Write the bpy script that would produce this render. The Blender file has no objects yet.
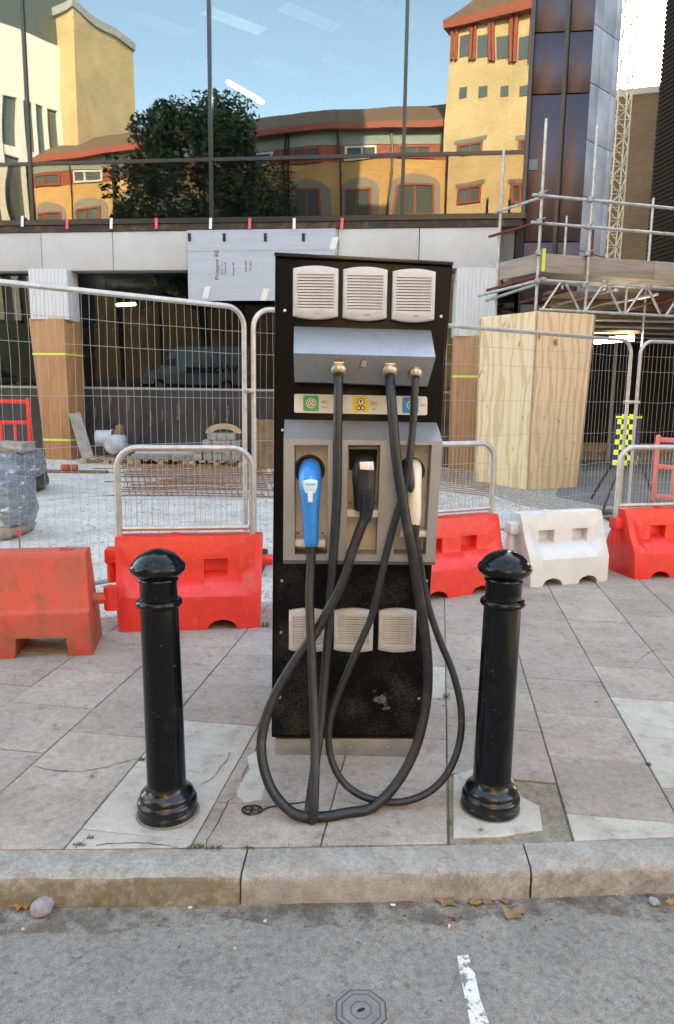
import bpy, bmesh, math, random
from mathutils import Matrix, Vector
random.seed(7)
PI = math.pi
rad = math.radians
S = bpy.context.scene
COL = S.collection
# ------------------------------------------------------------------ camera
F_ = 715.0; TH = rad(9.25); RO = rad(.8); H = 1.5
vR = Vector((1, 0, 0)); vU = Vector((0, math.sin(TH), math.cos(TH))); vF = Vector((0, math.cos(TH), -math.sin(TH)))
cR = math.cos(RO)*vR + math.sin(RO)*vU; cU = -math.sin(RO)*vR + math.cos(RO)*vU
cam = bpy.data.cameras.new('camera'); camo = bpy.data.objects.new('camera', cam); COL.objects.link(camo)
cam.sensor_fit = 'VERTICAL'; cam.sensor_height = 36; cam.lens = F_/1024*36
cam.clip_start = .05; cam.clip_end = 2000
camo.matrix_world = Matrix(((cR.x, cU.x, -vF.x, 0), (cR.y, cU.y, -vF.y, 0), (cR.z, cU.z, -vF.z, H), (0, 0, 0, 1)))
S.camera = camo
# ------------------------------------------------------------------ sky, sun, exposure
SUN_EL, SUN_AZ = rad(27), rad(14)      # azimuth from +Y towards +X
w = bpy.data.worlds.new('World'); S.world = w; w.use_nodes = True
nt = w.node_tree; bg = nt.nodes['Background']
sky = nt.nodes.new('ShaderNodeTexSky'); sky.sky_type = 'NISHITA'; sky.sun_disc = False
sky.sun_elevation = SUN_EL; sky.sun_rotation = SUN_AZ; sky.air_density = 1.0; sky.dust_density = .8; sky.ozone_density = 1.0
nt.links.new(sky.outputs[0], bg.inputs[0]); bg.inputs[1].default_value = .15
sun = bpy.data.lights.new('sun', 'SUN'); sun.energy = 2.6; sun.angle = rad(.5); sun.color = (1, .87, .70)
suno = bpy.data.objects.new('sun', sun); COL.objects.link(suno); suno.location = (0, 0, 40)
sd = Vector((math.sin(SUN_AZ)*math.cos(SUN_EL), math.cos(SUN_AZ)*math.cos(SUN_EL), math.sin(SUN_EL)))
suno.rotation_euler = (-sd).to_track_quat('-Z', 'Y').to_euler()
S.view_settings.view_transform = 'Standard'; S.view_settings.look = 'None'
S.view_settings.gamma = 1; S.view_settings.exposure = 3.42
S.view_settings.use_white_balance = True
S.view_settings.white_balance_temperature = 8700
S.view_settings.white_balance_tint = 4
S.render.engine = 'CYCLES'
S.cycles.max_bounces = 6; S.cycles.diffuse_bounces = 3; S.cycles.glossy_bounces = 4; S.cycles.transparent_max_bounces = 12
S.cycles.sample_clamp_indirect = 6

# ------------------------------------------------------------------ survey: sight lines give places in the world
def ray(px, py):
    return vF + (px-337)/F_*cR - (py-512)/F_*cU
def G(px, py, z=0.):
    d = ray(px, py); k = (z-H)/d.z
    return Vector((k*d.x, k*d.y, z))
def V(px, py, Y):
    d = ray(px, py); k = Y/d.y
    return Vector((k*d.x, Y, H+k*d.z))
FA = rad(6.6); FN = Vector((-math.sin(FA), -math.cos(FA), 0)); FU = Vector((math.cos(FA), -math.sin(FA), 0)); FP0 = Vector((-7.6, 16.2, 0))
def mir(p):
    p = Vector(p); return p - 2*(p-FP0).dot(FN)*FN

# ------------------------------------------------------------------ materials
def mat(name, col, rough=.6, metal=0., col2=None, s=6., lo=.4, hi=.65, fine=0., fs=180., bump=0., bs=120., rand=0., col3=None, s3=2.5, lo3=.5, hi3=.7, emit=None, rough2=None, bdist=.004, coords='Object', spec=None, stretch=None, detail=6, coat=0.):
    m = bpy.data.materials.new(name); m.use_nodes = True
    n = m.node_tree.nodes; l = m.node_tree.links; b = n['Principled BSDF']
    b.inputs['Roughness'].default_value = rough; b.inputs['Metallic'].default_value = metal
    b.inputs['Base Color'].default_value = (*col, 1)
    if spec is not None: b.inputs['Specular IOR Level'].default_value = spec
    if coat: b.inputs['Coat Weight'].default_value = coat; b.inputs['Coat Roughness'].default_value = .08
    tc = n.new('ShaderNodeTexCoord'); vec = tc.outputs[coords]
    if stretch:
        mp = n.new('ShaderNodeMapping'); mp.inputs['Scale'].default_value = stretch; l.new(vec, mp.inputs[0]); vec = mp.outputs[0]
    def noise(sc, det=detail):
        t = n.new('ShaderNodeTexNoise'); t.inputs['Scale'].default_value = sc; t.inputs['Detail'].default_value = det; t.inputs['Roughness'].default_value = .62
        l.new(vec, t.inputs['Vector']); return t.outputs[0]
    def rmp(src, a, c):
        r = n.new('ShaderNodeMapRange'); r.inputs[1].default_value = a; r.inputs[2].default_value = c; l.new(src, r.inputs[0]); return r.outputs[0]
    def mix(f, a, c):
        x = n.new('ShaderNodeMix'); x.data_type = 'RGBA'; l.new(f, x.inputs[0])
        for sck, v in ((x.inputs[6], a), (x.inputs[7], c)):
            if isinstance(v, tuple): sck.default_value = (*v, 1)
            else: l.new(v, sck)
        return x.outputs[2]
    cur = col
    if col2 is not None:
        f = rmp(noise(s), lo, hi); cur = mix(f, cur, col2)
        if rough2 is not None:
            r = n.new('ShaderNodeMapRange'); l.new(f, r.inputs[0]); r.inputs[3].default_value = rough; r.inputs[4].default_value = rough2; l.new(r.outputs[0], b.inputs['Roughness'])
    if col3 is not None: cur = mix(rmp(noise(s3), lo3, hi3), cur, col3)
    mult = None
    if fine:
        r = n.new('ShaderNodeMapRange'); r.inputs[1].default_value = .38; r.inputs[2].default_value = .62; r.inputs[3].default_value = 1-fine; r.inputs[4].default_value = 1+fine
        q0_ = n.new('ShaderNodeMath'); q0_.operation = 'MULTIPLY_ADD'; q0_.inputs[1].default_value = .6; l.new(noise(fs, 3), q0_.inputs[0]); q1_ = n.new('ShaderNodeMath'); q1_.operation = 'MULTIPLY'; q1_.inputs[1].default_value = .4; l.new(noise(fs*.22, 4), q1_.inputs[0]); l.new(q1_.outputs[0], q0_.inputs[2])
        l.new(q0_.outputs[0], r.inputs[0]); mult = r.outputs[0]
    if rand:
        oi = n.new('ShaderNodeObjectInfo'); r = n.new('ShaderNodeMapRange'); r.inputs[3].default_value = 1-rand; r.inputs[4].default_value = 1+rand*.7; l.new(oi.outputs['Random'], r.inputs[0])
        if mult is None: mult = r.outputs[0]
        else:
            q = n.new('ShaderNodeMath'); q.operation = 'MULTIPLY'; l.new(mult, q.inputs[0]); l.new(r.outputs[0], q.inputs[1]); mult = q.outputs[0]
    if mult is not None:
        x = n.new('ShaderNodeVectorMath'); x.operation = 'SCALE'; l.new(mult, x.inputs['Scale'])
        if isinstance(cur, tuple): x.inputs[0].default_value = cur
        else: l.new(cur, x.inputs[0])
        cur = x.outputs[0]
    if not isinstance(cur, tuple): l.new(cur, b.inputs['Base Color'])
    if bump:
        bp = n.new('ShaderNodeBump'); bp.inputs['Strength'].default_value = bump; bp.inputs['Distance'].default_value = bdist; l.new(noise(bs, 4), bp.inputs['Height']); l.new(bp.outputs[0], b.inputs['Normal'])
    if emit:
        b.inputs['Emission Color'].default_value = (*emit[0], 1); b.inputs['Emission Strength'].default_value = emit[1]
    return m

M = {}
M['asphalt'] = mat('asphalt', (.205, .187, .168), .9, col2=(.255, .232, .205), s=2.6, lo=.38, hi=.62, fine=.34, fs=210, bump=.8, bs=170, bdist=.006, col3=(.145, .14, .135), s3=34, lo3=.54, hi3=.66)
M['aggregate'] = mat('aggregate', (.30, .27, .24), .8, col2=(.09, .085, .08), s=45, lo=.45, hi=.55)
M['slab'] = mat('paving_concrete', (.36, .31, .27), .85, col2=(.275, .232, .20), s=3.5, lo=.35, hi=.7, fine=.24, fs=150, bump=.35, bs=330, rand=.13, col3=(.21, .175, .15), s3=14, lo3=.56, hi3=.74, bdist=.002)
M['slab_pale'] = mat('pale_york_stone', (.46, .425, .375), .8, col2=(.37, .34, .30), s=6, fine=.1, fs=120, bump=.3, bs=60, col3=(.27, .245, .22), s3=12, lo3=.55, hi3=.75, rand=.06)
M['mortar'] = mat('mortar_bed', (.15, .13, .11), .95, col2=(.23, .20, .17), s=15, fine=.3, fs=200, bump=.6, bs=150)
M['soil'] = mat('sandy_fill', (.25, .215, .17), .95, col2=(.17, .145, .115), s=22, fine=.3, fs=250, bump=.7, bs=180)
M['kerb'] = mat('kerb_stone', (.33, .31, .285), .85, col2=(.25, .23, .205), s=9, lo=.4, hi=.62, fine=.3, fs=260, bump=.4, bs=240, bdist=.003, rand=.08)
M['kerb_face'] = mat('kerb_face_dirty', (.31, .30, .285), .9, col2=(.20, .19, .175), s=14, fine=.3, fs=260, bump=.4, bs=200, bdist=.003)
M['kerb_moss'] = mat('kerb_face_mossy', (.17, .15, .105), .95, col2=(.27, .25, .215), s=22, lo=.45, hi=.65, fine=.2, fs=220, bump=.4, bs=160, col3=(.10, .095, .05), s3=7, lo3=.5, hi3=.7)
M['site'] = mat('site_concrete', (.58, .54, .49), .95, col2=(.45, .41, .37), s=2.0, fine=.16, fs=60, bump=.4, bs=45, bdist=.01, col3=(.33, .29, .25), s3=5, lo3=.56, hi3=.75)
M['site_far'] = mat('site_gravel', (.36, .32, .27), .95, col2=(.22, .19, .16), s=22, fine=.3, fs=60, bump=.5, bs=40, bdist=.01)
M['cast'] = mat('cast_iron_gloss_black', (.003, .0035, .005), .17, col2=(.009, .010, .012), s=14, lo=.5, hi=.75, rough2=.26, spec=.32, bump=.10, bs=30, bdist=.003, col3=(.075, .07, .064), s3=38, lo3=.645, hi3=.72, coat=0.)
M['cast_dirty'] = mat('cast_iron_dusty', (.005, .006, .008), .2, col2=(.07, .066, .06), s=16, lo=.56, hi=.85, rough2=.6, bump=.2, bs=60, col3=(.12, .08, .05), s3=30, lo3=.72, hi3=.8)
M['cab'] = mat('cabinet_black', (.003, .003, .004), .3, col2=(.005, .005, .006), s=8, rough2=.4, spec=.1)
M['cab_front'] = None
M['alu'] = mat('grey_painted_housing', (.27, .295, .335), .38, col2=(.24, .26, .295), s=12, lo=.45, hi=.7, rough2=.48, fine=.03, fs=200, bump=.03, bs=200, metal=.4)
M['alu_top'] = M['alu']
M['recess'] = mat('stained_beige_recess', (.60, .58, .56), .5, col2=(.45, .39, .34), s=11, lo=.5, hi=.75, col3=(.20, .12, .07), s3=26, lo3=.62, hi3=.78)
M['tray'] = mat('bracket_white', (.62, .61, .585), .45, col2=(.45, .41, .36), s=30, lo=.55, hi=.75)
M['vent'] = mat('vent_plastic', (.50, .53, .58), .45, col2=(.45, .475, .51), s=25, fine=.02)
M['vent_dirty'] = mat('vent_plastic_dusty', (.47, .47, .49), .6, col2=(.36, .335, .32), s=18, lo=.45, hi=.7)
M['dark'] = mat('dark_void', (.006, .006, .006), .8)
M['hose'] = mat('rubber_hose', (.008, .010, .015), .36, col2=(.015, .018, .024), s=25, rough2=.6, bump=.12, bs=300, bdist=.001, col3=(.065, .062, .058), s3=16, lo3=.56, hi3=.8)
M['rubber'] = mat('black_rubber', (.012, .012, .014), .5)
M['blue'] = mat('blue_plug', (.008, .24, .74), .3, col2=(.006, .20, .64), s=20, coat=.4)
M['blue_light'] = mat('pale_blue_print', (.45, .72, .86), .4)
M['white'] = mat('white_label', (.78, .78, .77), .45, col2=(.62, .62, .62), s=60)
M['cream'] = mat('cream_plug', (.66, .635, .56), .4, col2=(.52, .47, .39), s=40, lo=.55, hi=.75)
M['nickel'] = mat('gland_metal', (.46, .42, .36), .35, .85, col2=(.30, .21, .14), s=60, lo=.5, hi=.7, rough2=.6)
M['green'] = mat('print_green', (.02, .36, .11), .4)
M['yellow'] = mat('print_yellow', (.66, .52, .05), .4)
M['cyan'] = mat('print_blue', (.01, .24, .60), .4)
M['ink'] = mat('print_black', (.02, .02, .02), .5)
M['strip'] = mat('label_strip', (.60, .64, .69), .4, col2=(.55, .58, .62), s=30)
M['screw'] = mat('screw', (.5, .5, .5), .35, .8)
M['rust'] = mat('rust', (.27, .125, .06), .9, col2=(.16, .075, .04), s=14, fine=.3, fs=80)
M['rust_smear'] = mat('rust_smear', (.30, .17, .11), .8, col2=(.22, .17, .15), s=60)
M['red'] = mat('red_barrier_plastic', (.76, .036, .03), .42, col2=(.64, .032, .026), s=5, lo=.4, hi=.7, fine=.07, fs=70, bump=.10, bs=25, col3=(.66, .10, .085), s3=16, lo3=.56, hi3=.76)
M['red_dirty'] = mat('red_barrier_weathered', (.62, .085, .06), .6, col2=(.42, .10, .07), s=4, lo=.4, hi=.65, fine=.06, fs=60, bump=.08, bs=35, col3=(.20, .10, .055), s3=5.5, lo3=.50, hi3=.72)
M['whitep'] = mat('white_barrier_plastic', (.60, .62, .64), .5, col2=(.53, .54, .55), s=5, lo=.45, hi=.75, fine=.03, fs=50, col3=(.55, .50, .42), s3=13, lo3=.62, hi3=.8)
M['galv'] = mat('galvanised_tube', (.50, .51, .52), .42, .55, col2=(.38, .39, .40), s=18, lo=.4, hi=.7, fine=.06, fs=120)
M['galv_dull'] = mat('galvanised_dull', (.30, .31, .325), .5, .5, col2=(.24, .25, .26), s=14)
M['wire'] = mat('fence_wire', (.36, .36, .36), .5, .4)
M['ply'] = mat('orange_plywood', (.43, .225, .105), .7, col2=(.35, .175, .08), s=3, lo=.4, hi=.65, stretch=(3, 3, .6), fine=.08, fs=60, col3=(.28, .13, .06), s3=7, lo3=.62, hi3=.8)
M['limetape'] = mat('lime_tape', (.62, .72, .12), .5)
M['stone'] = mat('pale_stone_cladding', (.46, .46, .465), .8, col2=(.41, .405, .405), s=1.2, fine=.03, fs=40, rand=.04)
M['corr'] = mat('white_ribbed_panel', (.56, .575, .60), .6)
M['board'] = mat('foil_insulation_board', (.37, .40, .47), .5, col2=(.33, .36, .42), s=2.0, stretch=(.4, .4, 4))
M['frame'] = mat('black_frame', (.008, .009, .011), .35)
M['membrane'] = mat('dusty_membrane', (.035, .026, .022), .85, col2=(.12, .07, .045), s=5, lo=.5, hi=.7)
M['sheet'] = mat('black_plastic_sheet', (.012, .013, .019), .3, col2=(.035, .037, .048), s=3, lo=.4, hi=.7, bump=.6, bs=4, bdist=.05, stretch=(1, 1, .5))
M['concrete'] = mat('concrete_dark', (.16, .155, .15), .9, col2=(.11, .105, .1), s=1.5)
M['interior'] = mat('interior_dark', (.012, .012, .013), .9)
M['ceiling'] = mat('ceiling_tile', (.55, .56, .56), .9)
M['redtape'] = mat('red_tape', (.65, .07, .08), .5)
M['whitetape'] = mat('white_tape', (.62, .62, .60), .5)
M['purple'] = mat('purple_metal_cladding', (.030, .021, .031), .28, .5, col2=(.04, .029, .041), s=.6, rand=.05)
M['greyclad'] = mat('grey_metal_cladding', (.54, .58, .65), .35, 0., rand=.08, col2=(.32, .35, .39), s=.7)
M['tube'] = mat('lamp_tube', (.9, .9, .9), .5, emit=((1, .97, .9), 9))
M['scaf'] = mat('scaffold_tube', (.52, .53, .54), .45, .45, col2=(.36, .36, .36), s=9, fine=.08, fs=60)
M['redtube'] = mat('red_scaffold_fitting', (.13, .018, .024), .6)
M['timber'] = mat('grey_scaffold_board', (.36, .30, .25), .85, col2=(.26, .22, .185), s=3, stretch=(.6, .6, 8), rand=.12, fine=.08)
M['timber_brown'] = mat('brown_timber', (.20, .13, .075), .85, col2=(.13, .08, .05), s=4, rand=.2)
M['pallet'] = mat('pallet_wood', (.42, .31, .20), .85, col2=(.30, .22, .14), s=6, rand=.15)
M['tan'] = None
M['slatdark'] = mat('dark_brown_slats', (.014, .009, .007), .9, spec=.1, rand=.1)
M['mast'] = mat('mast_steel', (.55, .52, .42), .6)
M['navy'] = mat('navy_fabric', (.012, .018, .07), .8)
M['hiviz'] = mat('hi_vis_yellow', (.68, .80, .04), .6)
M['wrap'] = mat('stretch_wrap', (.26, .30, .36), .2, col2=(.13, .155, .19), s=3, lo=.35, hi=.65, rough2=.35, bump=.9, bs=7, bdist=.06, stretch=(1, 1, 3), col3=(.6, .66, .72), s3=8, lo3=.58, hi3=.66)
M['blackbag'] = mat('black_wrap', (.018, .02, .024), .35, col2=(.06, .065, .07), s=6, bump=.7, bs=9, bdist=.04)
M['greyblock'] = mat('grey_blocks', (.30, .28, .26), .9, col2=(.2, .185, .17), s=7, rand=.15)
M['duct'] = mat('grey_duct', (.42, .45, .49), .5, col2=(.32, .34, .38), s=5)
M['leaf_dry'] = mat('dry_leaf', (.24, .15, .085), .8, col2=(.15, .10, .06), s=30)
M['leaf_orange'] = mat('orange_leaf', (.40, .19, .06), .8, col2=(.25, .12, .05), s=30)
M['cork'] = mat('cigarette_filter', (.62, .33, .12), .8)
M['stone_small'] = mat('loose_stone', (.30, .28, .30), .9, col2=(.2, .19, .2), s=25, bump=.5, bs=60)
M['moss'] = mat('moss_green', (.06, .10, .025), .9, col2=(.10, .13, .04), s=40)
M['groove'] = mat('cover_groove', (.075, .07, .065), .9)
M['cover'] = mat('iron_cover', (.19, .182, .172), .85, col2=(.15, .145, .138), s=40, bump=.3, bs=120)
M['paint'] = None
M['bark'] = mat('bark', (.09, .07, .05), .9, bump=.6, bs=20)
M['leaf'] = mat('tree_leaf', (.06, .10, .03), .55, rand=.1, col2=(.032, .06, .02), s=1.2)
M['roof'] = mat('clay_roof_tile', (.20, .125, .075), .85, col2=(.15, .09, .055), s=3, fine=.12, fs=6)
M['terracotta'] = mat('red_tile_band', (.36, .085, .05), .7)
M['greenstrip'] = mat('grey_green_cladding', (.28, .32, .28), .7)
M['pane_far'] = mat('window_glass_far', (.10, .12, .11), .12, spec=.8)
M['yblock'] = None
M['van'] = mat('van_white', (.80, .83, .83), .3, coat=.5)
M['tyre'] = mat('tyre', (.02, .02, .02), .8)
M['glass_dark'] = mat('dark_glass', (.01, .012, .014), .06)
M['greyarch'] = mat('grey_arch_stone', (.30, .27, .24), .9)
M['crack'] = mat('crack_dark', (.06, .05, .042), .95)
M['gum'] = mat('trodden_gum', (.17, .15, .135), .9)
M['red_faded'] = mat('faded_red_plastic', (.72, .13, .12), .6, col2=(.6, .2, .19), s=6)
M['whitefin'] = mat('white_fins', (.78, .77, .74), .5)

def brick_mat(name, c1, c2, mortar, scale, bw=.23, bh=.075):
    m = bpy.data.materials.new(name); m.use_nodes = True
    n = m.node_tree.nodes; l = m.node_tree.links; b = n['Principled BSDF']; b.inputs['Roughness'].default_value = .9
    tc = n.new('ShaderNodeTexCoord'); sp = n.new('ShaderNodeSeparateXYZ'); l.new(tc.outputs['Object'], sp.inputs[0])
    ad = n.new('ShaderNodeMath'); ad.operation = 'ADD'; l.new(sp.outputs[0], ad.inputs[0]); l.new(sp.outputs[1], ad.inputs[1])
    cb = n.new('ShaderNodeCombineXYZ'); l.new(ad.outputs[0], cb.inputs[0]); l.new(sp.outputs[2], cb.inputs[1])
    t = n.new('ShaderNodeTexBrick'); t.inputs['Scale'].default_value = 1; t.inputs['Brick Width'].default_value = bw; t.inputs['Row Height'].default_value = bh; t.inputs['Mortar Size'].default_value = .008
    t.inputs['Color1'].default_value = (*c1, 1); t.inputs['Color2'].default_value = (*c2, 1); t.inputs['Mortar'].default_value = (*mortar, 1)
    l.new(cb.outputs[0], t.inputs['Vector'])
    no = n.new('ShaderNodeTexNoise'); no.inputs['Scale'].default_value = .5; l.new(tc.outputs['Object'], no.inputs['Vector'])
    r = n.new('ShaderNodeMapRange'); r.inputs[1].default_value = .3; r.inputs[2].default_value = .7; r.inputs[3].default_value = .85; r.inputs[4].default_value = 1.12; l.new(no.outputs[0], r.inputs[0])
    x = n.new('ShaderNodeVectorMath'); x.operation = 'SCALE'; l.new(t.outputs[0], x.inputs[0]); l.new(r.outputs[0], x.inputs['Scale']); l.new(x.outputs[0], b.inputs['Base Color'])
    return m
M['yblock'] = brick_mat('yellow_brick', (.74, .53, .28), (.63, .44, .22), (.6, .48, .32), 1)
M['oblock'] = brick_mat('orange_stock_brick', (.70, .42, .16), (.58, .33, .12), (.55, .40, .24), 1)
M['tan'] = brick_mat('tan_brick', (.24, .16, .10), (.19, .125, .08), (.24, .19, .14), 1)

def glass_mat(name, fac, tint, bstr, bsc, trans=(.45, .5, .5), gl=(.86, .95, 1.0), dust=.035):
    m = bpy.data.materials.new(name); m.use_nodes = True
    n = m.node_tree.nodes; l = m.node_tree.links; n.remove(n['Principled BSDF']); out = n['Material Output']
    g = n.new('ShaderNodeBsdfGlossy'); g.inputs['Roughness'].default_value = 0; g.inputs['Color'].default_value = (*gl, 1)
    t = n.new('ShaderNodeBsdfTransparent'); t.inputs['Color'].default_value = (*trans, 1)
    x = n.new('ShaderNodeMixShader'); x.inputs[0].default_value = fac
    tc = n.new('ShaderNodeTexCoord'); mp = n.new('ShaderNodeMapping'); mp.inputs['Scale'].default_value = (1, 1, .5); l.new(tc.outputs['Object'], mp.inputs[0])
    no = n.new('ShaderNodeTexNoise'); no.inputs['Scale'].default_value = bsc; no.inputs['Detail'].default_value = 1; l.new(mp.outputs[0], no.inputs['Vector'])
    bp = n.new('ShaderNodeBump'); bp.inputs['Strength'].default_value = 1; bp.inputs['Distance'].default_value = bstr; l.new(no.outputs[0], bp.inputs['Height']); l.new(bp.outputs[0], g.inputs['Normal'])
    # streaky dust on the pane
    d = n.new('ShaderNodeBsdfDiffuse'); d.inputs['Color'].default_value = (.30, .30, .29, 1)
    mp2 = n.new('ShaderNodeMapping'); mp2.inputs['Scale'].default_value = (7, 7, .5); l.new(tc.outputs['Object'], mp2.inputs[0])
    n2 = n.new('ShaderNodeTexNoise'); n2.inputs['Scale'].default_value = 1.6; n2.inputs['Detail'].default_value = 5; l.new(mp2.outputs[0], n2.inputs['Vector'])
    r = n.new('ShaderNodeMapRange'); r.inputs[1].default_value = .5; r.inputs[2].default_value = .8; r.inputs[3].default_value = .004; r.inputs[4].default_value = dust; l.new(n2.outputs[0], r.inputs[0])
    y = n.new('ShaderNodeMixShader'); l.new(r.outputs[0], y.inputs[0])
    l.new(t.outputs[0], x.inputs[1]); l.new(g.outputs[0], x.inputs[2]); l.new(x.outputs[0], y.inputs[1]); l.new(d.outputs[0], y.inputs[2]); l.new(y.outputs[0], out.inputs[0])
    return m
M['glass'] = glass_mat('solar_glass', .13, None, .013, .5)
M['glass_spandrel'] = glass_mat('spandrel_glass', .105, None, .013, .6, gl=(.95, .93, .9))
M['glass_low'] = glass_mat('dark_ground_glass', .036, None, .0015, .6, trans=(.25, .28, .3), dust=.006)

def paint_mat():
    m = mat('worn_white_line', (.62, .61, .58), .8, fine=.1, fs=150)
    n = m.node_tree.nodes; l = m.node_tree.links; b = n['Principled BSDF']
    tc = n.new('ShaderNodeTexCoord'); no = n.new('ShaderNodeTexNoise'); no.inputs['Scale'].default_value = 26; no.inputs['Detail'].default_value = 8; no.inputs['Roughness'].default_value = .7
    l.new(tc.outputs['Object'], no.inputs['Vector'])
    r = n.new('ShaderNodeMapRange'); r.inputs[1].default_value = .475; r.inputs[2].default_value = .50; l.new(no.outputs[0], r.inputs[0]); l.new(r.outputs[0], b.inputs['Alpha'])
    return m
M['paint'] = paint_mat()
def front_mat():
    # black panel, road dust thicker on the lower half (splash)
    m = mat('cabinet_front_black', (.003, .003, .004), .2, spec=.12)
    n = m.node_tree.nodes; l = m.node_tree.links; b = n['Principled BSDF']
    tc = n.new('ShaderNodeTexCoord'); sp = n.new('ShaderNodeSeparateXYZ'); l.new(tc.outputs['Object'], sp.inputs[0])
    h = n.new('ShaderNodeMapRange'); h.inputs[1].default_value = 1.1; h.inputs[2].default_value = .75; h.inputs[3].default_value = .0; h.inputs[4].default_value = .20; l.new(sp.outputs[2], h.inputs[0])
    n1 = n.new('ShaderNodeTexNoise'); n1.inputs['Scale'].default_value = 190; n1.inputs['Detail'].default_value = 2; l.new(tc.outputs['Object'], n1.inputs['Vector'])
    n2 = n.new('ShaderNodeTexNoise'); n2.inputs['Scale'].default_value = 7; n2.inputs['Detail'].default_value = 6; l.new(tc.outputs['Object'], n2.inputs['Vector'])
    a = n.new('ShaderNodeMath'); a.operation = 'MULTIPLY'; l.new(n1.outputs[0], a.inputs[0]); l.new(n2.outputs[0], a.inputs[1])
    a2 = n.new('ShaderNodeMath'); a2.operation = 'ADD'; l.new(a.outputs[0], a2.inputs[0]); l.new(h.outputs[0], a2.inputs[1])
    r = n.new('ShaderNodeMapRange'); r.inputs[1].default_value = .44; r.inputs[2].default_value = .74; r.inputs[4].default_value = .85; l.new(a2.outputs[0], r.inputs[0])
    x = n.new('ShaderNodeMix'); x.data_type = 'RGBA'; x.inputs[6].default_value = (.005, .005, .006, 1); x.inputs[7].default_value = (.075, .069, .066, 1); l.new(r.outputs[0], x.inputs[0]); l.new(x.outputs[2], b.inputs['Base Color'])
    rr = n.new('ShaderNodeMapRange'); rr.inputs[3].default_value = .28; rr.inputs[4].default_value = .8; l.new(r.outputs[0], rr.inputs[0]); l.new(rr.outputs[0], b.inputs['Roughness'])
    return m
M['cab_front'] = front_mat()
def ply_grain_mat():
    m = bpy.data.materials.new('pine_plywood_grain'); m.use_nodes = True
    n = m.node_tree.nodes; l = m.node_tree.links; b = n['Principled BSDF']; b.inputs['Roughness'].default_value = .75
    tc = n.new('ShaderNodeTexCoord'); mp = n.new('ShaderNodeMapping'); mp.inputs['Scale'].default_value = (1, 1, .22); l.new(tc.outputs['Object'], mp.inputs[0])
    wv = n.new('ShaderNodeTexWave'); wv.wave_type = 'BANDS'; wv.bands_direction = 'X'; wv.inputs['Scale'].default_value = 2.4; wv.inputs['Distortion'].default_value = 10; wv.inputs['Detail'].default_value = 3; wv.inputs['Detail Scale'].default_value = 1.6
    l.new(mp.outputs[0], wv.inputs['Vector'])
    cr = n.new('ShaderNodeValToRGB'); cr.color_ramp.elements[0].color = (.58, .42, .25, 1); cr.color_ramp.elements[1].color = (.72, .56, .37, 1); cr.color_ramp.elements[0].position = .1; cr.color_ramp.elements[1].position = .55
    l.new(wv.outputs[0], cr.inputs[0])
    no = n.new('ShaderNodeTexNoise'); no.inputs['Scale'].default_value = 7; mp2 = n.new('ShaderNodeMapping'); mp2.inputs['Scale'].default_value = (1, 1, .5); l.new(tc.outputs['Object'], mp2.inputs[0]); l.new(mp2.outputs[0], no.inputs['Vector'])
    r = n.new('ShaderNodeMapRange'); r.inputs[1].default_value = .68; r.inputs[2].default_value = .76; l.new(no.outputs[0], r.inputs[0])
    x = n.new('ShaderNodeMix'); x.data_type = 'RGBA'; x.inputs[7].default_value = (.26, .13, .05, 1); l.new(r.outputs[0], x.inputs[0]); l.new(cr.outputs[0], x.inputs[6]); l.new(x.outputs[2], b.inputs['Base Color'])
    return m
M['pine'] = ply_grain_mat()

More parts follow.
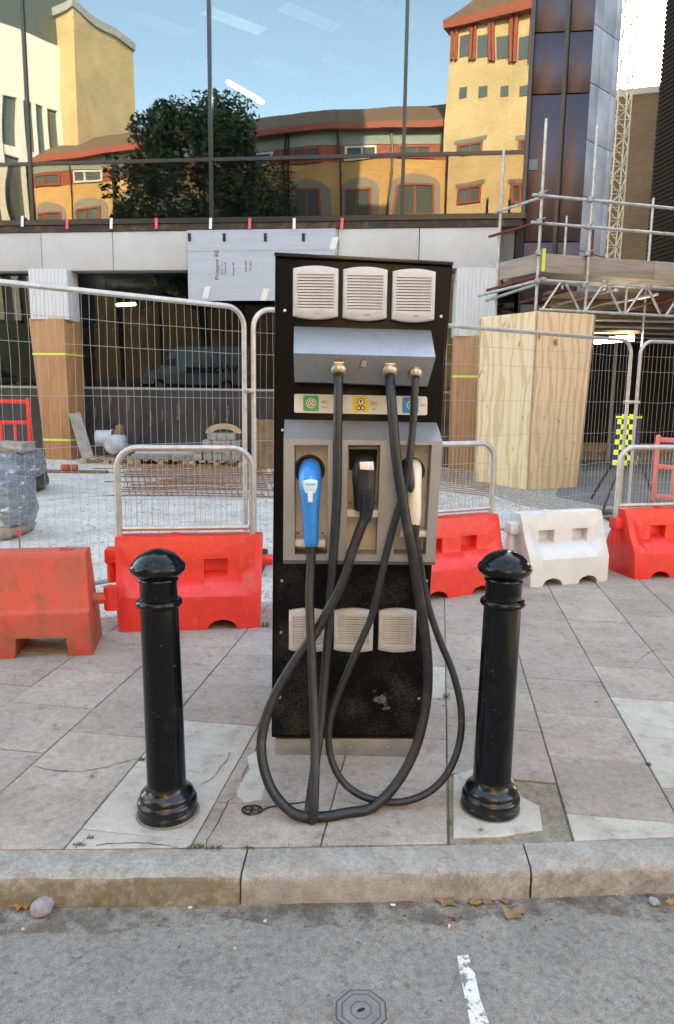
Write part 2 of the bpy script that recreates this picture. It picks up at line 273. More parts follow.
# ------------------------------------------------------------------ mesh tools
RM = {}
def tag(o, label=None, cat=None, group=None, kind=None):
    if label: o['label'] = label
    if cat: o['category'] = cat
    if group: o['group'] = group
    if kind: o['kind'] = kind
    return o
def root(name, loc, label=None, cat=None, group=None, rz=0., kind=None):
    o = bpy.data.objects.new(name, None); COL.objects.link(o); o.empty_display_size = .2
    o.location = loc; o.rotation_euler = (0, 0, rz)
    RM[o.name] = Matrix.Translation(Vector(loc)) @ Matrix.Rotation(rz, 4, 'Z')
    return tag(o, label, cat, group, kind)
class MB:
    def __init__(s): s.v = []; s.f = []
    def hexa(s, c):      # c: 4 front corners (loop) then 4 back corners (same order)
        b = len(s.v); s.v += [Vector(p) for p in c]
        s.f += [(b, b+1, b+2, b+3), (b+7, b+6, b+5, b+4)] + [(b+i, b+4+i, b+4+(i+1) % 4, b+(i+1) % 4) for i in range(4)]
        return s
    def box(s, x0, x1, y0, y1, z0, z1):
        return s.hexa([(x0, y0, z0), (x1, y0, z0), (x1, y0, z1), (x0, y0, z1), (x0, y1, z0), (x1, y1, z0), (x1, y1, z1), (x0, y1, z1)])
    def prism(s, poly, a, b):   # poly: list of 3D points, extrude by vector a..b
        n = len(poly); k = len(s.v); a = Vector(a); b = Vector(b)
        s.v += [Vector(p)+a for p in poly] + [Vector(p)+b for p in poly]
        s.f += [tuple(range(k, k+n)), tuple(range(k+2*n-1, k+n-1, -1))] + [(k+i, k+n+i, k+n+(i+1) % n, k+(i+1) % n) for i in range(n)]
        return s
    def rings(s, rs, cap=True, closed=False):
        k = len(s.v); n = len(rs[0])
        for r in rs: s.v += [Vector(p) for p in r]
        m = len(rs)
        for i in range(m if closed else m-1):
            a = k+i*n; b = k+((i+1) % m)*n
            for j in range(n): s.f.append((a+j, a+(j+1) % n, b+(j+1) % n, b+j))
        if cap and not closed:
            s.f.append(tuple(range(k+n-1, k-1, -1))); s.f.append(tuple(range(k+(m-1)*n, k+m*n)))
        return s
    def tube(s, pts, r, n=8, cap=True, closed=False):
        pts = [Vector(p) for p in pts]; rs = []; N = len(pts)
        up = None
        for i, p in enumerate(pts):
            a = pts[i-1] if (i > 0 or closed) else p; b = pts[(i+1) % N] if (i < N-1 or closed) else p
            t = (b-a).normalized()
            if up is None: up = Vector((0, 0, 1)) if abs(t.z) < .9 else Vector((0, 1, 0))
            x = t.cross(up).normalized(); up = x.cross(t).normalized()
            rr = r[i] if isinstance(r, (list, tuple)) else r
            rx, ry = rr if isinstance(rr, (list, tuple)) else (rr, rr)
            rs.append([p + x*rx*math.cos(2*PI*j/n) + up*ry*math.sin(2*PI*j/n) for j in range(n)])
        return s.rings(rs, cap, closed)
    def lathe(s, prof, c=(0, 0, 0), n=32):
        c = Vector(c)
        return s.rings([[c+Vector((r*math.cos(2*PI*j/n), r*math.sin(2*PI*j/n), z)) for j in range(n)] for r, z in prof])
    def build(s, name, m, parent=None, bevel=0., ang=35, world=True, mirror=False, kind=None, smooth=True, label=None, seg=2):
        me = bpy.data.meshes.new(name); vs = s.v
        if mirror: vs = [mir(v) for v in vs]
        if parent is not None and world:
            inv = RM[parent.name].inverted(); vs = [inv @ Vector(v) for v in vs]
        me.from_pydata([tuple(v) for v in vs], [], s.f)
        bm = bmesh.new(); bm.from_mesh(me); bmesh.ops.recalc_face_normals(bm, faces=bm.faces)
        if bevel:
            ed = [e for e in bm.edges if len(e.link_faces) == 2 and e.calc_face_angle(0) > rad(25)]
            bmesh.ops.bevel(bm, geom=ed, offset=bevel, segments=seg, profile=.5, affect='EDGES', clamp_overlap=True)
        bm.to_mesh(me); bm.free()
        if smooth:
            me.shade_smooth(); me.set_sharp_from_angle(angle=rad(ang))
        me.materials.append(M[m] if isinstance(m, str) else m)
        o = bpy.data.objects.new(name, me); COL.objects.link(o)
        if parent is not None: o.parent = parent; RM[o.name] = RM[parent.name]
        else: RM[o.name] = Matrix.Identity(4)
        if kind: o['kind'] = kind
        if label: o['label'] = label
        return o
def instance(src, name, parent, loc, rot=(0, 0, 0), sc=None):
    o = bpy.data.objects.new(name, src.data); COL.objects.link(o); o.parent = parent; o.location = loc; o.rotation_euler = rot
    if sc: o.scale = sc
    return o
def copy_tree(o, parent=None, loc=None, rz=None, label=None):
    c = o.copy(); COL.objects.link(c)
    if parent is not None: c.parent = parent
    if loc is not None: c.location = loc
    if rz is not None: c.rotation_euler = (c.rotation_euler[0], c.rotation_euler[1], rz)
    if label: c['label'] = label
    for ch in [k for k in o.children]: copy_tree(ch, c)
    return c
def catmull(P, sub=6):
    P = [Vector(p) for p in P]; out = []
    for i in range(len(P)-1):
        a = P[max(i-1, 0)]; b = P[i]; c = P[i+1]; d = P[min(i+2, len(P)-1)]
        for k in range(sub):
            t = k/sub; out.append(.5*((2*b)+(c-a)*t+(2*a-5*b+4*c-d)*t*t+(3*b-a-3*c+d)*t**3))
    out.append(P[-1]); return out
def text(s, size, m, parent, org, xd, zd, name='lettering', ext=.0008, mirror=False, align='CENTER', bold=False):
    cu = bpy.data.curves.new('txt', 'FONT'); cu.body = s; cu.size = size; cu.align_x = align; cu.align_y = 'CENTER'; cu.extrude = ext
    cu.resolution_u = 3
    if bold: cu.offset = size*.02
    t = bpy.data.objects.new('txt', cu); COL.objects.link(t)
    dg = bpy.context.evaluated_depsgraph_get(); me = bpy.data.meshes.new_from_object(t.evaluated_get(dg))
    bpy.data.objects.remove(t); xd = Vector(xd).normalized(); zd = Vector(zd).normalized(); nd = xd.cross(zd)
    b = MB(); b.v = [Vector(org)+xd*v.co.x+zd*v.co.y+nd*v.co.z for v in me.vertices]; b.f = [tuple(p.vertices) for p in me.polygons]
    bpy.data.meshes.remove(me)
    return b.build(name, m, parent, mirror=mirror, smooth=False)
class Wall:              # a vertical plane: s along it, z up, d towards the viewer
    def __init__(s, p0, p1, mirror=False):
        s.p = Vector((p0[0], p0[1], 0)); s.u = Vector((p1[0]-p0[0], p1[1]-p0[1], 0)).normalized(); s.n = Vector((s.u.y, -s.u.x, 0)); s.m = mirror
    def pt(s, a, z, d=0.): return s.p+s.u*a+s.n*d+Vector((0, 0, z))
    def q(s, px, py, d=0.):
        r = ray(px, py); o = Vector((0, 0, H)); p = s.p+s.n*d; k = (p-o).dot(s.n)/r.dot(s.n); h = o+r*k; return ((h-s.p).dot(s.u), h.z)
    def box(s, mb, a0, a1, z0, z1, d0, d1):
        return mb.hexa([s.pt(a0, z0, d1), s.pt(a1, z0, d1), s.pt(a1, z1, d1), s.pt(a0, z1, d1), s.pt(a0, z0, d0), s.pt(a1, z0, d0), s.pt(a1, z1, d0), s.pt(a0, z1, d0)])
    def put(s, name, m, par, a0, a1, z0, z1, d0, d1, **k):
        b = MB(); s.box(b, a0, a1, z0, z1, d0, d1); return b.build(name, m, par, mirror=s.m, **k)
def pxbox(mb, c, Yf, Yb):
    fr = [V(x, y, Yf) for x, y in c]; return mb.hexa(fr+[Vector((p.x, Yb, p.z)) for p in fr])
def rect(x0, x1, y0, y1, k=0.): return [(x0, y1), (x1, y1+k), (x1, y0+k), (x0, y0)]

# ================================================================== SETTING: road, kerb, pavement, site
def kb(x):   # back edge of the kerb
    if x < -.28: return 2.182+(x+.2857)*.035
    if x < .66: return 2.182+(x+.2857)*.0515
    return 2.231+(x-.665)*.077
b = MB(); n_ = 40
b.v = [Vector((-400, -400, -.105)), Vector((400, -400, -.105)), Vector((400, 400, -.105)), Vector((-400, 400, -.105))]; b.f = [(0, 1, 2, 3)]
road = b.build('road', 'asphalt', kind='structure', smooth=False)
# pavement bed
YAW = rad(8.122); cy, sy = math.cos(YAW), math.sin(YAW)
def st2w(s, t, z=0.): return Vector((s*cy+t*sy, -s*sy+t*cy, z))
EL = (Vector((-2, 4.45)), Vector((3, 6.5)))
def edge_y(x): return 4.45+(x+2)*.41
bed = [(-30, kb(-30)), (-.2857, kb(-.2857)), (.665, kb(.665)), (30, kb(30)), (30, edge_y(30)), (-30, edge_y(-30)+9.3)]
bed = [(-14, kb(-14)), (-.2857, kb(-.2857)), (.665, kb(.665)), (12, kb(12)), (12, edge_y(12)), (-4.5, edge_y(-4.5)), (-14, 3.4)]
pav = MB().prism([(x, y, -.1) for x, y in bed], (0, 0, 0), (0, 0, .088)).build('pavement', 'mortar', kind='structure', smooth=False)
def clip(poly, px, py, nx, ny):
    out = []
    for i in range(len(poly)):
        a = poly[i]; c = poly[(i+1) % len(poly)]; da = (a[0]-px)*nx+(a[1]-py)*ny; dc = (c[0]-px)*nx+(c[1]-py)*ny
        if da >= 0: out.append(a)
        if (da >= 0) != (dc >= 0):
            k = da/(da-dc); out.append((a[0]+k*(c[0]-a[0]), a[1]+k*(c[1]-a[1])))
    return out
def slab(poly, m='slab', z=0., name='paving_slab', parent=pav, inset=.0026, th=.011, tilt=True, label=None):
    cx = sum(p[0] for p in poly)/len(poly); cyy = sum(p[1] for p in poly)/len(poly)
    tx, ty = (random.uniform(-.005, .005), random.uniform(-.005, .005)) if tilt else (0, 0)
    def ins(q):
        k = []
        n = len(poly)
        for i in range(n):
            p = Vector(poly[i]); a = (Vector(poly[i-1])-p); c = (Vector(poly[(i+1) % n])-p)
            if a.length < 1e-4 or c.length < 1e-4: k.append(p); continue
            a.normalize(); c.normalize(); bb = a+c
            if bb.length < .05: bb = Vector((-a.y, a.x)) if ((Vector((cx, cyy))-p).dot(Vector((-a.y, a.x))) > 0) else Vector((a.y, -a.x))
            else: bb.normalize()
            k.append(p+bb*q*1.35)
        return k
    o = ins(inset); i2 = ins(inset+.0035)
    zz = lambda p, dz: z+dz+(p[0]-cx)*tx+(p[1]-cyy)*ty
    b = MB(); b.rings([[(p[0], p[1], z-th) for p in o], [(p[0], p[1], zz(p, -.003)) for p in o], [(p[0], p[1], zz(p, 0)) for p in i2]])
    return b.build(name, m, parent, smooth=False, label=label)
cols = {-1.6: 2.37, -2.04: 2.605, -1.19: 2.565, -.78: 2.37, -.35: 2.58, .075: 2.29, .505: 2.51, .905: 2.755, 1.315: 2.5, 1.70: 2.72}
keys = [-5.7, -5.28, -4.86, -4.45, -4.05, -3.64, -3.23, -2.84, -2.44, -2.04, -1.6, -1.19, -.78, -.35, .075, .505, .905, 1.315, 1.70, 2.11, 2.52, 2.93, 3.34, 3.75, 4.15, 4.56]
for ci in range(len(keys)-1):
    s0, s1 = keys[ci], keys[ci+1]; t0 = cols.get(s0, 2.37+.2175*(ci % 2)); t = t0-.435*4; 
    first = True
    while t < 8:
        a = t; t += .435
        if s0 == -.78 and 1.9 < a < 2.2: pass
        poly = [st2w(s0, a), st2w(s1, a), st2w(s1, t), st2w(s0, t)]; poly = [(p.x, p.y) for p in poly]
        g = .004
        for (x, sl) in ((-.2857, .035), (.2, .0515), (.665, .077)):
            poly = clip(poly, x, kb(x)+g, -sl, 1)
            if len(poly) < 3: break
        if len(poly) < 3: continue
        poly = clip(poly, -2, 4.45, .41, -1)
        if len(poly) < 3: continue
        ar = abs(sum(poly[i][0]*poly[(i+1) % len(poly)][1]-poly[(i+1) % len(poly)][0]*poly[i][1] for i in range(len(poly))))/2
        if ar < .002: continue
        poly = [p for i, p in enumerate(poly) if (Vector(p)-Vector(poly[i-1])).length > .004]
        if len(poly) < 3: continue
        m = 'slab'
        mid = (a+t)/2
        if s0 == -1.19 and mid < 2.8: m = 'slab_pale'
        if s0 == .905 and 2.8 < mid < 3.5: m = 'slab_pale'
        if s0 == .905 and mid < 2.4: m = 'slab_pale'
        if s0 == .505 and mid < 2.4: m = 'slab_pale'
        if s0 == -.35 and 3.4 < mid < 3.85: m = 'slab_pale'
        if s0 == .075 and a < 2.70: continue
        slab(poly, m, z=random.uniform(-.0015, .0015))
# fill around the right bollard
fill = [st2w(.08, 2.1), st2w(.5, 2.1), st2w(.5, 2.715), st2w(.08, 2.715)]
fill = [(p.x, p.y) for p in fill]
for (x, sl) in ((-.2857, .035), (.2, .0515), (.665, .077)): fill = clip(fill, x, kb(x)+.004, -sl, 1)
slab(fill, 'soil', z=-.004, name='mortar_patch', inset=.001, tilt=False)
pp = [(453, 775), (478, 768), (513, 779), (520, 798), (539, 806), (543, 830), (500, 837), (453, 838)]
slab([tuple(G(*p)[:2]) for p in pp], 'slab_pale', z=.004, name='mortar_patch', inset=.001, tilt=False, th=.01)
# mortar smear left of the charger
pp = [(247, 757), (262, 748), (268, 775), (262, 800), (244, 803), (236, 795), (240, 783), (251, 771)]
slab([tuple(G(*p)[:2]) for p in pp], 'slab_pale', z=.0045, name='mortar_patch', inset=.001, tilt=False, th=.004)

b = MB()
for line in ([(35, 766), (60, 771), (95, 769), (122, 762), (146, 757)], [(200, 784), (212, 778), (222, 765), (232, 752)], [(96, 845), (130, 843), (160, 845), (190, 849)], [(636, 663), (650, 652), (668, 648)], [(262, 730), (256, 748), (243, 775), (240, 790), (226, 806), (206, 846)]):
    P_ = catmull([G(*p, .0032) for p in line], 5); k = len(b.v); n2 = len(P_)
    for i, p in enumerate(P_):
        t = (P_[min(i+1, n2-1)]-P_[max(i-1, 0)]).normalized(); nn_ = Vector((-t.y, t.x, 0)); w_ = random.uniform(.0008, .0026); p = p+nn_*random.gauss(0, .003); b.v += [p+nn_*w_, p-nn_*w_]
    for i in range(n2-1): b.f.append((k+2*i, k+2*i+1, k+2*i+3, k+2*i+2))
b.build('slab_cracks', 'crack', kind='stuff', smooth=False)
b = MB(); rg_ = random.Random(11)
for i in range(60):
    c = Vector((rg_.uniform(-2.2, 2.6), rg_.uniform(2.3, 5.6), .0035)); r_ = rg_.uniform(.004, .013); k = len(b.v)
    b.v += [c+Vector((r_*math.cos(a*PI/4)*rg_.uniform(.7, 1.1), r_*math.sin(a*PI/4)*rg_.uniform(.7, 1.1), 0)) for a in range(8)]; b.f.append(tuple(range(k, k+8)))
b.build('gum_spots', 'gum', kind='stuff', smooth=False)
# kerb
kerb = root('kerb', (0, 2.1, 0), kind='structure')
kx = [-6.0, -5.05, -4.1, -3.14, -2.19, -1.24, -.283, .652, 1.6, 2.55, 3.5, 4.45, 5.4]
def cross(xa):
    y = kb(xa); return [(xa, y, 0), (xa, y-.118, -.001), (xa, y-.131, -.009), (xa, y-.138, -.024), (xa, y-.140, -.16), (xa, y, -.16)]
for i in range(len(kx)-1):
    x0, x1 = kx[i]+.003, kx[i+1]-.003; rs = []; N = 18
    dz = random.uniform(-.003, .002)
    for k in range(N+1):
        x = x0+(x1-x0)*k/N; c = cross(x); 
        ch = -.008 if (k in (0, N)) else 0
        j = random.uniform(-.0025, .0015)
        rs.append([(p[0]+(p[1]-c[0][1])*.05, p[1]+(j-ch*.3 if 0 < q < 5 else 0), p[2]+dz+(ch*.5+j if q in (1, 2, 3) else 0)) for q, p in enumerate(c)])
    st = MB().rings(rs).build('kerb_stone', 'kerb', kerb, ang=60)
    if i >= 1:
        me = st.data; fm = 'kerb_moss' if kx[i+1] <= -.2 else 'kerb_face'; me.materials.append(M[fm])
        for p in me.polygons:
            if p.normal.y < -.8: p.material_index = 1
# white road line + cover + loose aggregate
zr = -.105
b = MB(); L = [(457, 957), (468, 956), (475, 975), (480, 1000), (489, 1024), (497, 1060), (480, 1062), (470, 1024), (463, 990)]
b.prism([G(x, y, zr) for x, y in L], (0, 0, .0005), (0, 0, .004)); tag(b.build('painted_line', 'paint', smooth=False), kind='structure')
cov = root('access_cover', G(361, 1012, zr), 'small octagonal iron access cover set in the road at the bottom of the picture', 'access cover')
cc = G(361, 1012, zr)
def octa(r, z): return [cc+Vector((r*math.cos(PI/8+i*PI/4), r*math.sin(PI/8+i*PI/4), z)) for i in range(8)]
MB().prism(octa(.079, 0), (0, 0, .0), (0, 0, .004)).build('rim', 'asphalt', cov, smooth=False)
for r0, r1, nm in ((.073, .068, 'rim'), (.056, .052, 'inner_ring'), (.03, .027, 'key_ring')):
    b = MB(); A = octa(r0, .0045); Bq = octa(r1, .0045); b.v = [Vector(p) for p in A+Bq]; b.f = [(i, (i+1) % 8, 8+(i+1) % 8, 8+i) for i in range(8)]; b.build(nm, 'groove', cov, smooth=False)
MB().prism(octa(.067, 0), (0, 0, .004), (0, 0, .006)).build('lid', 'cover', cov, smooth=False)
for r0, r1 in ((.056, .052), (.03, .027)):
    b = MB(); A = octa(r0, .0065); Bq = octa(r1, .0065); b.v = [Vector(p) for p in A+Bq]; b.f = [(i, (i+1) % 8, 8+(i+1) % 8, 8+i) for i in range(8)]; b.build('groove', 'groove', cov, smooth=False)
b = MB(); b.prism([cc+Vector((.011*math.cos(t)*1.0, .006*math.sin(t)+.004*math.cos(t), .0062)) for t in [i*PI/4 for i in range(8)]], (0, 0, 0), (0, 0, .001)); b.build('keyhole', 'dark', cov, smooth=False)
gd = mat('gutter_silt', (.17, .125, .09), .95, col2=(.10, .08, .06), s=25, fine=.35, fs=200, bump=.6, bs=150)
_n = gd.node_tree.nodes; _l = gd.node_tree.links; _t = _n.new('ShaderNodeTexNoise'); _t.inputs['Scale'].default_value = 11; _t.inputs['Detail'].default_value = 9; _t.inputs['Roughness'].default_value = .7; _c = _n.new('ShaderNodeTexCoord'); _l.new(_c.outputs['Object'], _t.inputs['Vector'])
_r = _n.new('ShaderNodeMapRange'); _r.inputs[1].default_value = .46; _r.inputs[2].default_value = .62; _r.inputs[4].default_value = .75; _l.new(_t.outputs[0], _r.inputs[0]); _l.new(_r.outputs[0], _n['Principled BSDF'].inputs['Alpha'])
b = MB(); k = 0
for i in range(121):
    x = -3+i*.05; y0_ = kb(x)-.139; y1_ = y0_-.05-.05*abs(math.sin(x*3.1+1))-.03*abs(math.sin(x*11)); b.v += [Vector((x, y0_, zr+.003)), Vector((x, y1_, zr+.003))]
    if i: b.f.append((2*i-2, 2*i-1, 2*i+1, 2*i))
b.build('gutter_silt', gd, kind='stuff', smooth=False)
# loose grit in the gutter and road: nobody could count it
b = MB()
for i in range(2600):
    x = random.uniform(-1.6, 1.8)
    if random.random() < .55: y = kb(x)-.14-abs(random.gauss(0, .07))-.005
    else: y = random.uniform(1.2, kb(x)-.15)
    r = random.choice([.0015, .002, .0025, .003, .0055]) * random.uniform(.7, 1.2); z = zr
    k = len(b.v); a = random.uniform(0, PI)
    b.v += [Vector((x+r*math.cos(a+t), y+r*math.sin(a+t)*.8, z)) for t in (0, 2.1, 4.2)]+[Vector((x, y, z+r*.9))]
    b.f += [(k, k+1, k+3), (k+1, k+2, k+3), (k+2, k, k+3)]
b.build('grit', 'aggregate', kind='stuff', smooth=False)

# site ground
def site_poly(z): return [(-60, 4.4, z), (-4.5, edge_y(-4.5), z), (-2, 4.45, z), (3, 6.5, z), (12, edge_y(12), z), (60, 11, z), (60, 60, z), (-60, 60, z)]
MB().prism(site_poly(-.1), (0, 0, 0), (0, 0, .103)).build('site_ground', 'site', kind='structure', smooth=False)
b = MB(); gp = [G(430, 478), G(470, 487), G(520, 505), G(545, 510), G(620, 520), G(760, 520), G(760, 472), G(430, 470)]
b.prism([(p.x, p.y, .003) for p in gp], (0, 0, 0), (0, 0, .004)); b.build('gravel_ground', 'site_far', kind='structure', smooth=False)
b = MB(); gp = [G(555, 497), G(600, 506), G(665, 508), G(760, 512), G(760, 462), G(570, 460)]
b.prism([(p.x, p.y, .007) for p in gp], (0, 0, 0), (0, 0, .006)); b.build('site_mat', mat('dark_mat', (.14, .15, .165), .8, col2=(.10, .11, .12), s=2), kind='structure', smooth=False)
# rubble and gravel crumbs
b = MB()
for i in range(5200):
    u = random.random()
    if u < .45: p = G(random.uniform(-20, 300), random.uniform(452, 600))
    elif u < .8: p = G(random.uniform(430, 580), random.uniform(474, 512))
    else:
        x = random.uniform(-2.2, 3.6); p = Vector((x, edge_y(x)+random.gauss(.08, .1), 0))
    if p.y < edge_y(p.x)-.1: continue
    r = random.uniform(.006, .024)*(.5+p.y/14); k = len(b.v); a = random.uniform(0, PI); 
    b.v += [Vector((p.x+r*math.cos(a+t)*random.uniform(.7, 1.3), p.y+r*math.sin(a+t), 0)) for t in (0, 1.57, 3.14, 4.7)]+[Vector((p.x+r*.2, p.y, r*random.uniform(.5, 1)))]
    b.f += [(k, k+1, k+4), (k+1, k+2, k+4), (k+2, k+3, k+4), (k+3, k, k+4)]
b.build('rubble', mat('rubble_chips', (.46, .44, .41), .95, col2=(.26, .22, .18), s=3), kind='stuff', smooth=False)

# ================================================================== GLASS BUILDING
W = Wall((FP0.x, FP0.y), (FP0.x+FU.x, FP0.y+FU.y))
bld = root('glass_office_building', FP0, 'large blue mirror-glass office building with pale stone beam across the back of the site', 'building')
sA = [W.q(27, 100)[0], W.q(210, 100)[0], W.q(405, 100)[0], W.q(529, 100)[0]]
sL = [sA[0]-k*3.95 for k in (3, 2, 1)]+sA
zb, zt, ztop = 5.10, 6.24, 10.6
for i in range(len(sL)-1):
    W.put('glass_pane', 'glass', bld, sL[i]+.03, sL[i+1]-.03, zt+.035, ztop, -.03, 0., smooth=False)
    W.put('spandrel_pane', 'glass_spandrel', bld, sL[i]+.03, sL[i+1]-.03, zb+.02, zt-.035, -.03, 0., smooth=False)
for i, s in enumerate(sL):
    W.put('mullion', 'frame', bld, s-.035, s+.035, zb, ztop, -.12, .03)
    if i < len(sL)-1: W.put('transom', 'frame', bld, s+.035, sL[i+1]-.035, zt-.035, zt+.035, -.1, .02)
s0, s1 = sL[0], sL[-1]
W.put('bottom_rail', 'frame', bld, s0, s1+.05, 5.0, zb, -.15, .06)
W.put('membrane_strip', 'membrane', bld, s0, s1, 4.86, 4.995, -.1, .03)
W.put('upper_wall', 'frame', bld, s0, s1, ztop, 28.5, -14, .0)
W.put('shadow_block', 'concrete', bld, -3.0, 9.6, 28.503, 40., -12, -2)  # unseen rooftop block, added to cast shade on the mirrored terrace
W.put('side_wall', 'interior', bld, s1-.1, s1+.03, 4.3, ztop, -14, -.12)
W.put('side_wall', 'interior', bld, s0, s0+.2, 0., ztop, -14, -.13)
W.put('back_wall', 'interior', bld, s0, s1, 0., ztop, -14.3, -14.02)
W.put('floor_slab', 'concrete', bld, s0+.22, s1-.12, 4.15, 5.0, -14, -.17)
# spandrel backing: dark boxes behind lower glass row
W.put('spandrel_backing', 'interior', bld, s0+.22, s1-.12, 5.003, 6.1, -.5, -.4)
# interior ceiling with diagonal panels and a lit tube
W.put('ceiling', 'interior', bld, s0+.22, s1-.12, 9.9, 10.1, -13.9, -.3)
for i in range(7):
    for j in range(3):
        cp = W.pt(1.4+i*1.75+j*.6, 9.86, -2.2-j*2.4); a = rad(38)
        dx = Vector((math.cos(a), math.sin(a), 0)); dy = Vector((-math.sin(a), math.cos(a), 0))
        q = [cp+dx*.75*sx+dy*.22*sy2 for sx, sy2 in ((-1, -1), (1, -1), (1, 1), (-1, 1))]
        MB().prism(q, (0, 0, 0), (0, 0, .03)).build('ceiling_panel', 'ceiling', bld, smooth=False)
tp0 = V(228, 82, 18.5); tp1 = V(262, 102, 17.3)
MB().tube([tp0, tp1], .05, 8).build('ceiling_lamp', mat('office_lamp', (.9, .9, .9), .5, emit=((1, 1, 1), 6)), bld)
# stone beam panels
jn = [-60, 41.5, 113, 188, 262, 338, 419, 498]
for i in range(len(jn)-1):
    a = W.q(jn[i], 250)[0]; c = W.q(jn[i+1], 250)[0]
    W.put('stone_panel', 'stone', bld, a+.008, c-.008, 4.07, 4.855, -.3, .012*((i*7) % 3)/3, bevel=.006)
a = W.q(-60, 250)[0]; W.put('stone_panel', 'stone', bld, s0, a-.008, 4.07, 4.855, -.3, 0, bevel=.006)
W.put('soffit', 'concrete', bld, s0, s1, 4.075, 4.14, -9, -.31)
# foil insulation board with print
ba, bz = W.q(188, 231); bc, _ = W.q(336, 231); _, bz2 = W.q(210, 301)
W.put('insulation_board', 'board', bld, ba, bc, bz2, bz+.0, .02, .06, label='silver grey insulation board with printed lettering')
W.put('board_joint', 'galv_dull', bld, ba+.02, bc-.02, bz-.42, bz-.412, .06, .063)
for px in (188.5+2, 225, 266, 304): 
    s, z = W.q(px, 236); W.put('clip', 'frame', bld, s-.03, s+.03, z-.12, z+.04, .06, .075)
for px, py in ((207, 292), (265, 294), (334, 243)):
    s, z = W.q(px, py); b = MB(); b.prism([W.pt(s-.09, z-.14, .066), W.pt(s+.04, z-.14, .066), W.pt(s+.11, z+.1, .066), W.pt(s-.02, z+.1, .066)], (0, 0, 0), W.n*.004); b.build('tape_patch', 'whitetape', bld)
def wtext(sx, px, py, size, m='ink', d=.0625, par=bld):
    s, z = W.q(px, py, d); return text(sx, size, m, par, W.pt(s, z, d+.001), (0, 0, 1), -W.u)
wtext('Proppor RE', 217, 265, .125); wtext('RE 0.6  2.4 m', 222, 268, .05); wtext('MADE BY RE', 225.5, 268, .045); wtext('Proppor RE', 233.5, 269, .055); wtext('KEEP DRY', 246, 266, .055); wtext('Fire class', 250.5, 266, .05)

# red and white tape strips hung along the bottom rail
for i, (px, c) in enumerate(((67, 'redtape'), (111, 'whitetape'), (156, 'redtape'), (210.5, 'whitetape'), (249.5, 'redtape'), (294, 'whitetape'), (342, 'redtape'), (22, 'whitetape'))):
    s, z = W.q(px, 218 if px > 60 else 216, .07); t = .004*(i % 3)
    b = MB(); b.prism([W.pt(s-.025, z, .065), W.pt(s+.035, z, .065), W.pt(s+.03+t, z-.22, .09), W.pt(s-.03+t, z-.22, .09)], (0, 0, 0), W.n*.004); b.build('tape_strip', c, bld, label=('red' if c == 'redtape' else 'white')+' tape strip hanging from the rail')
# ground floor: dark glass, black sheet, recess
gz = 1.62
for i in range(len(sL)-1):
    b = MB(); a0, a1 = sL[i]+.03, sL[i+1]-.03; tl = math.tan(rad(2.1))*2.45
    b.hexa([W.pt(a0, gz, -.50), W.pt(a1, gz, -.50), W.pt(a1, 4.07, -.50+tl), W.pt(a0, 4.07, -.50+tl), W.pt(a0, gz, -.52), W.pt(a1, gz, -.52), W.pt(a1, 4.07, -.52+tl), W.pt(a0, 4.07, -.52+tl)])
    b.build('ground_floor_pane', 'glass_low', bld, smooth=False)
    W.put('mullion', 'frame', bld, sL[i]-.03, sL[i]+.03, 0, 4.06, -.62, -.5)
W.put('sill_rail', 'galv_dull', bld, s0, s1, gz-.05, gz, -.54, -.47)
b = MB(); N = 60; rs = []
for k in range(N+1):
    s = s0+(s1-s0)*k/N; rs.append((s, .02*math.sin(k*1.7)+.015*math.sin(k*.6)))
k0 = 0
for s, d in rs:
    for z, dd in ((0.0, .10), (.5, .03), (1.0, .02), (gz-.05, 0)): b.v.append(W.pt(s, z, -.47+dd+d*(1.2-z*.4)))
for i in range(N):
    for j in range(3): b.f.append((i*4+j, (i+1)*4+j, (i+1)*4+j+1, i*4+j+1))
so = b.build('plastic_sheet', 'sheet', bld, ang=80, label='black plastic sheeting stapled below the ground floor glass')
for i, (px, py) in enumerate(((110, 400), (128, 402), (162, 415), (178, 412), (214, 415), (227, 413), (95, 412), (150, 418), (245, 425))):
    s, z = W.q(px, py, -.35); text('Proppor', .07+.03*(i % 2), mat('sheet_print', (.16, .165, .18), .6) if i == 0 else bpy.data.materials['sheet_print'], bld, W.pt(s, z, -.36), (0, 0, 1), -W.u, name='sheet_print')
# interior lamp seen through the ground-floor glass
MB().tube([V(117, 305, 18), V(135, 304, 17.8)], .045, 6).build('ceiling_lamp', M['tube'], bld)
W.put('dark_jamb', 'frame', bld, W.q(470, 300)[0]-1.35, W.q(470, 300)[0]-.5, 0, 4.06, -.45, -.3)

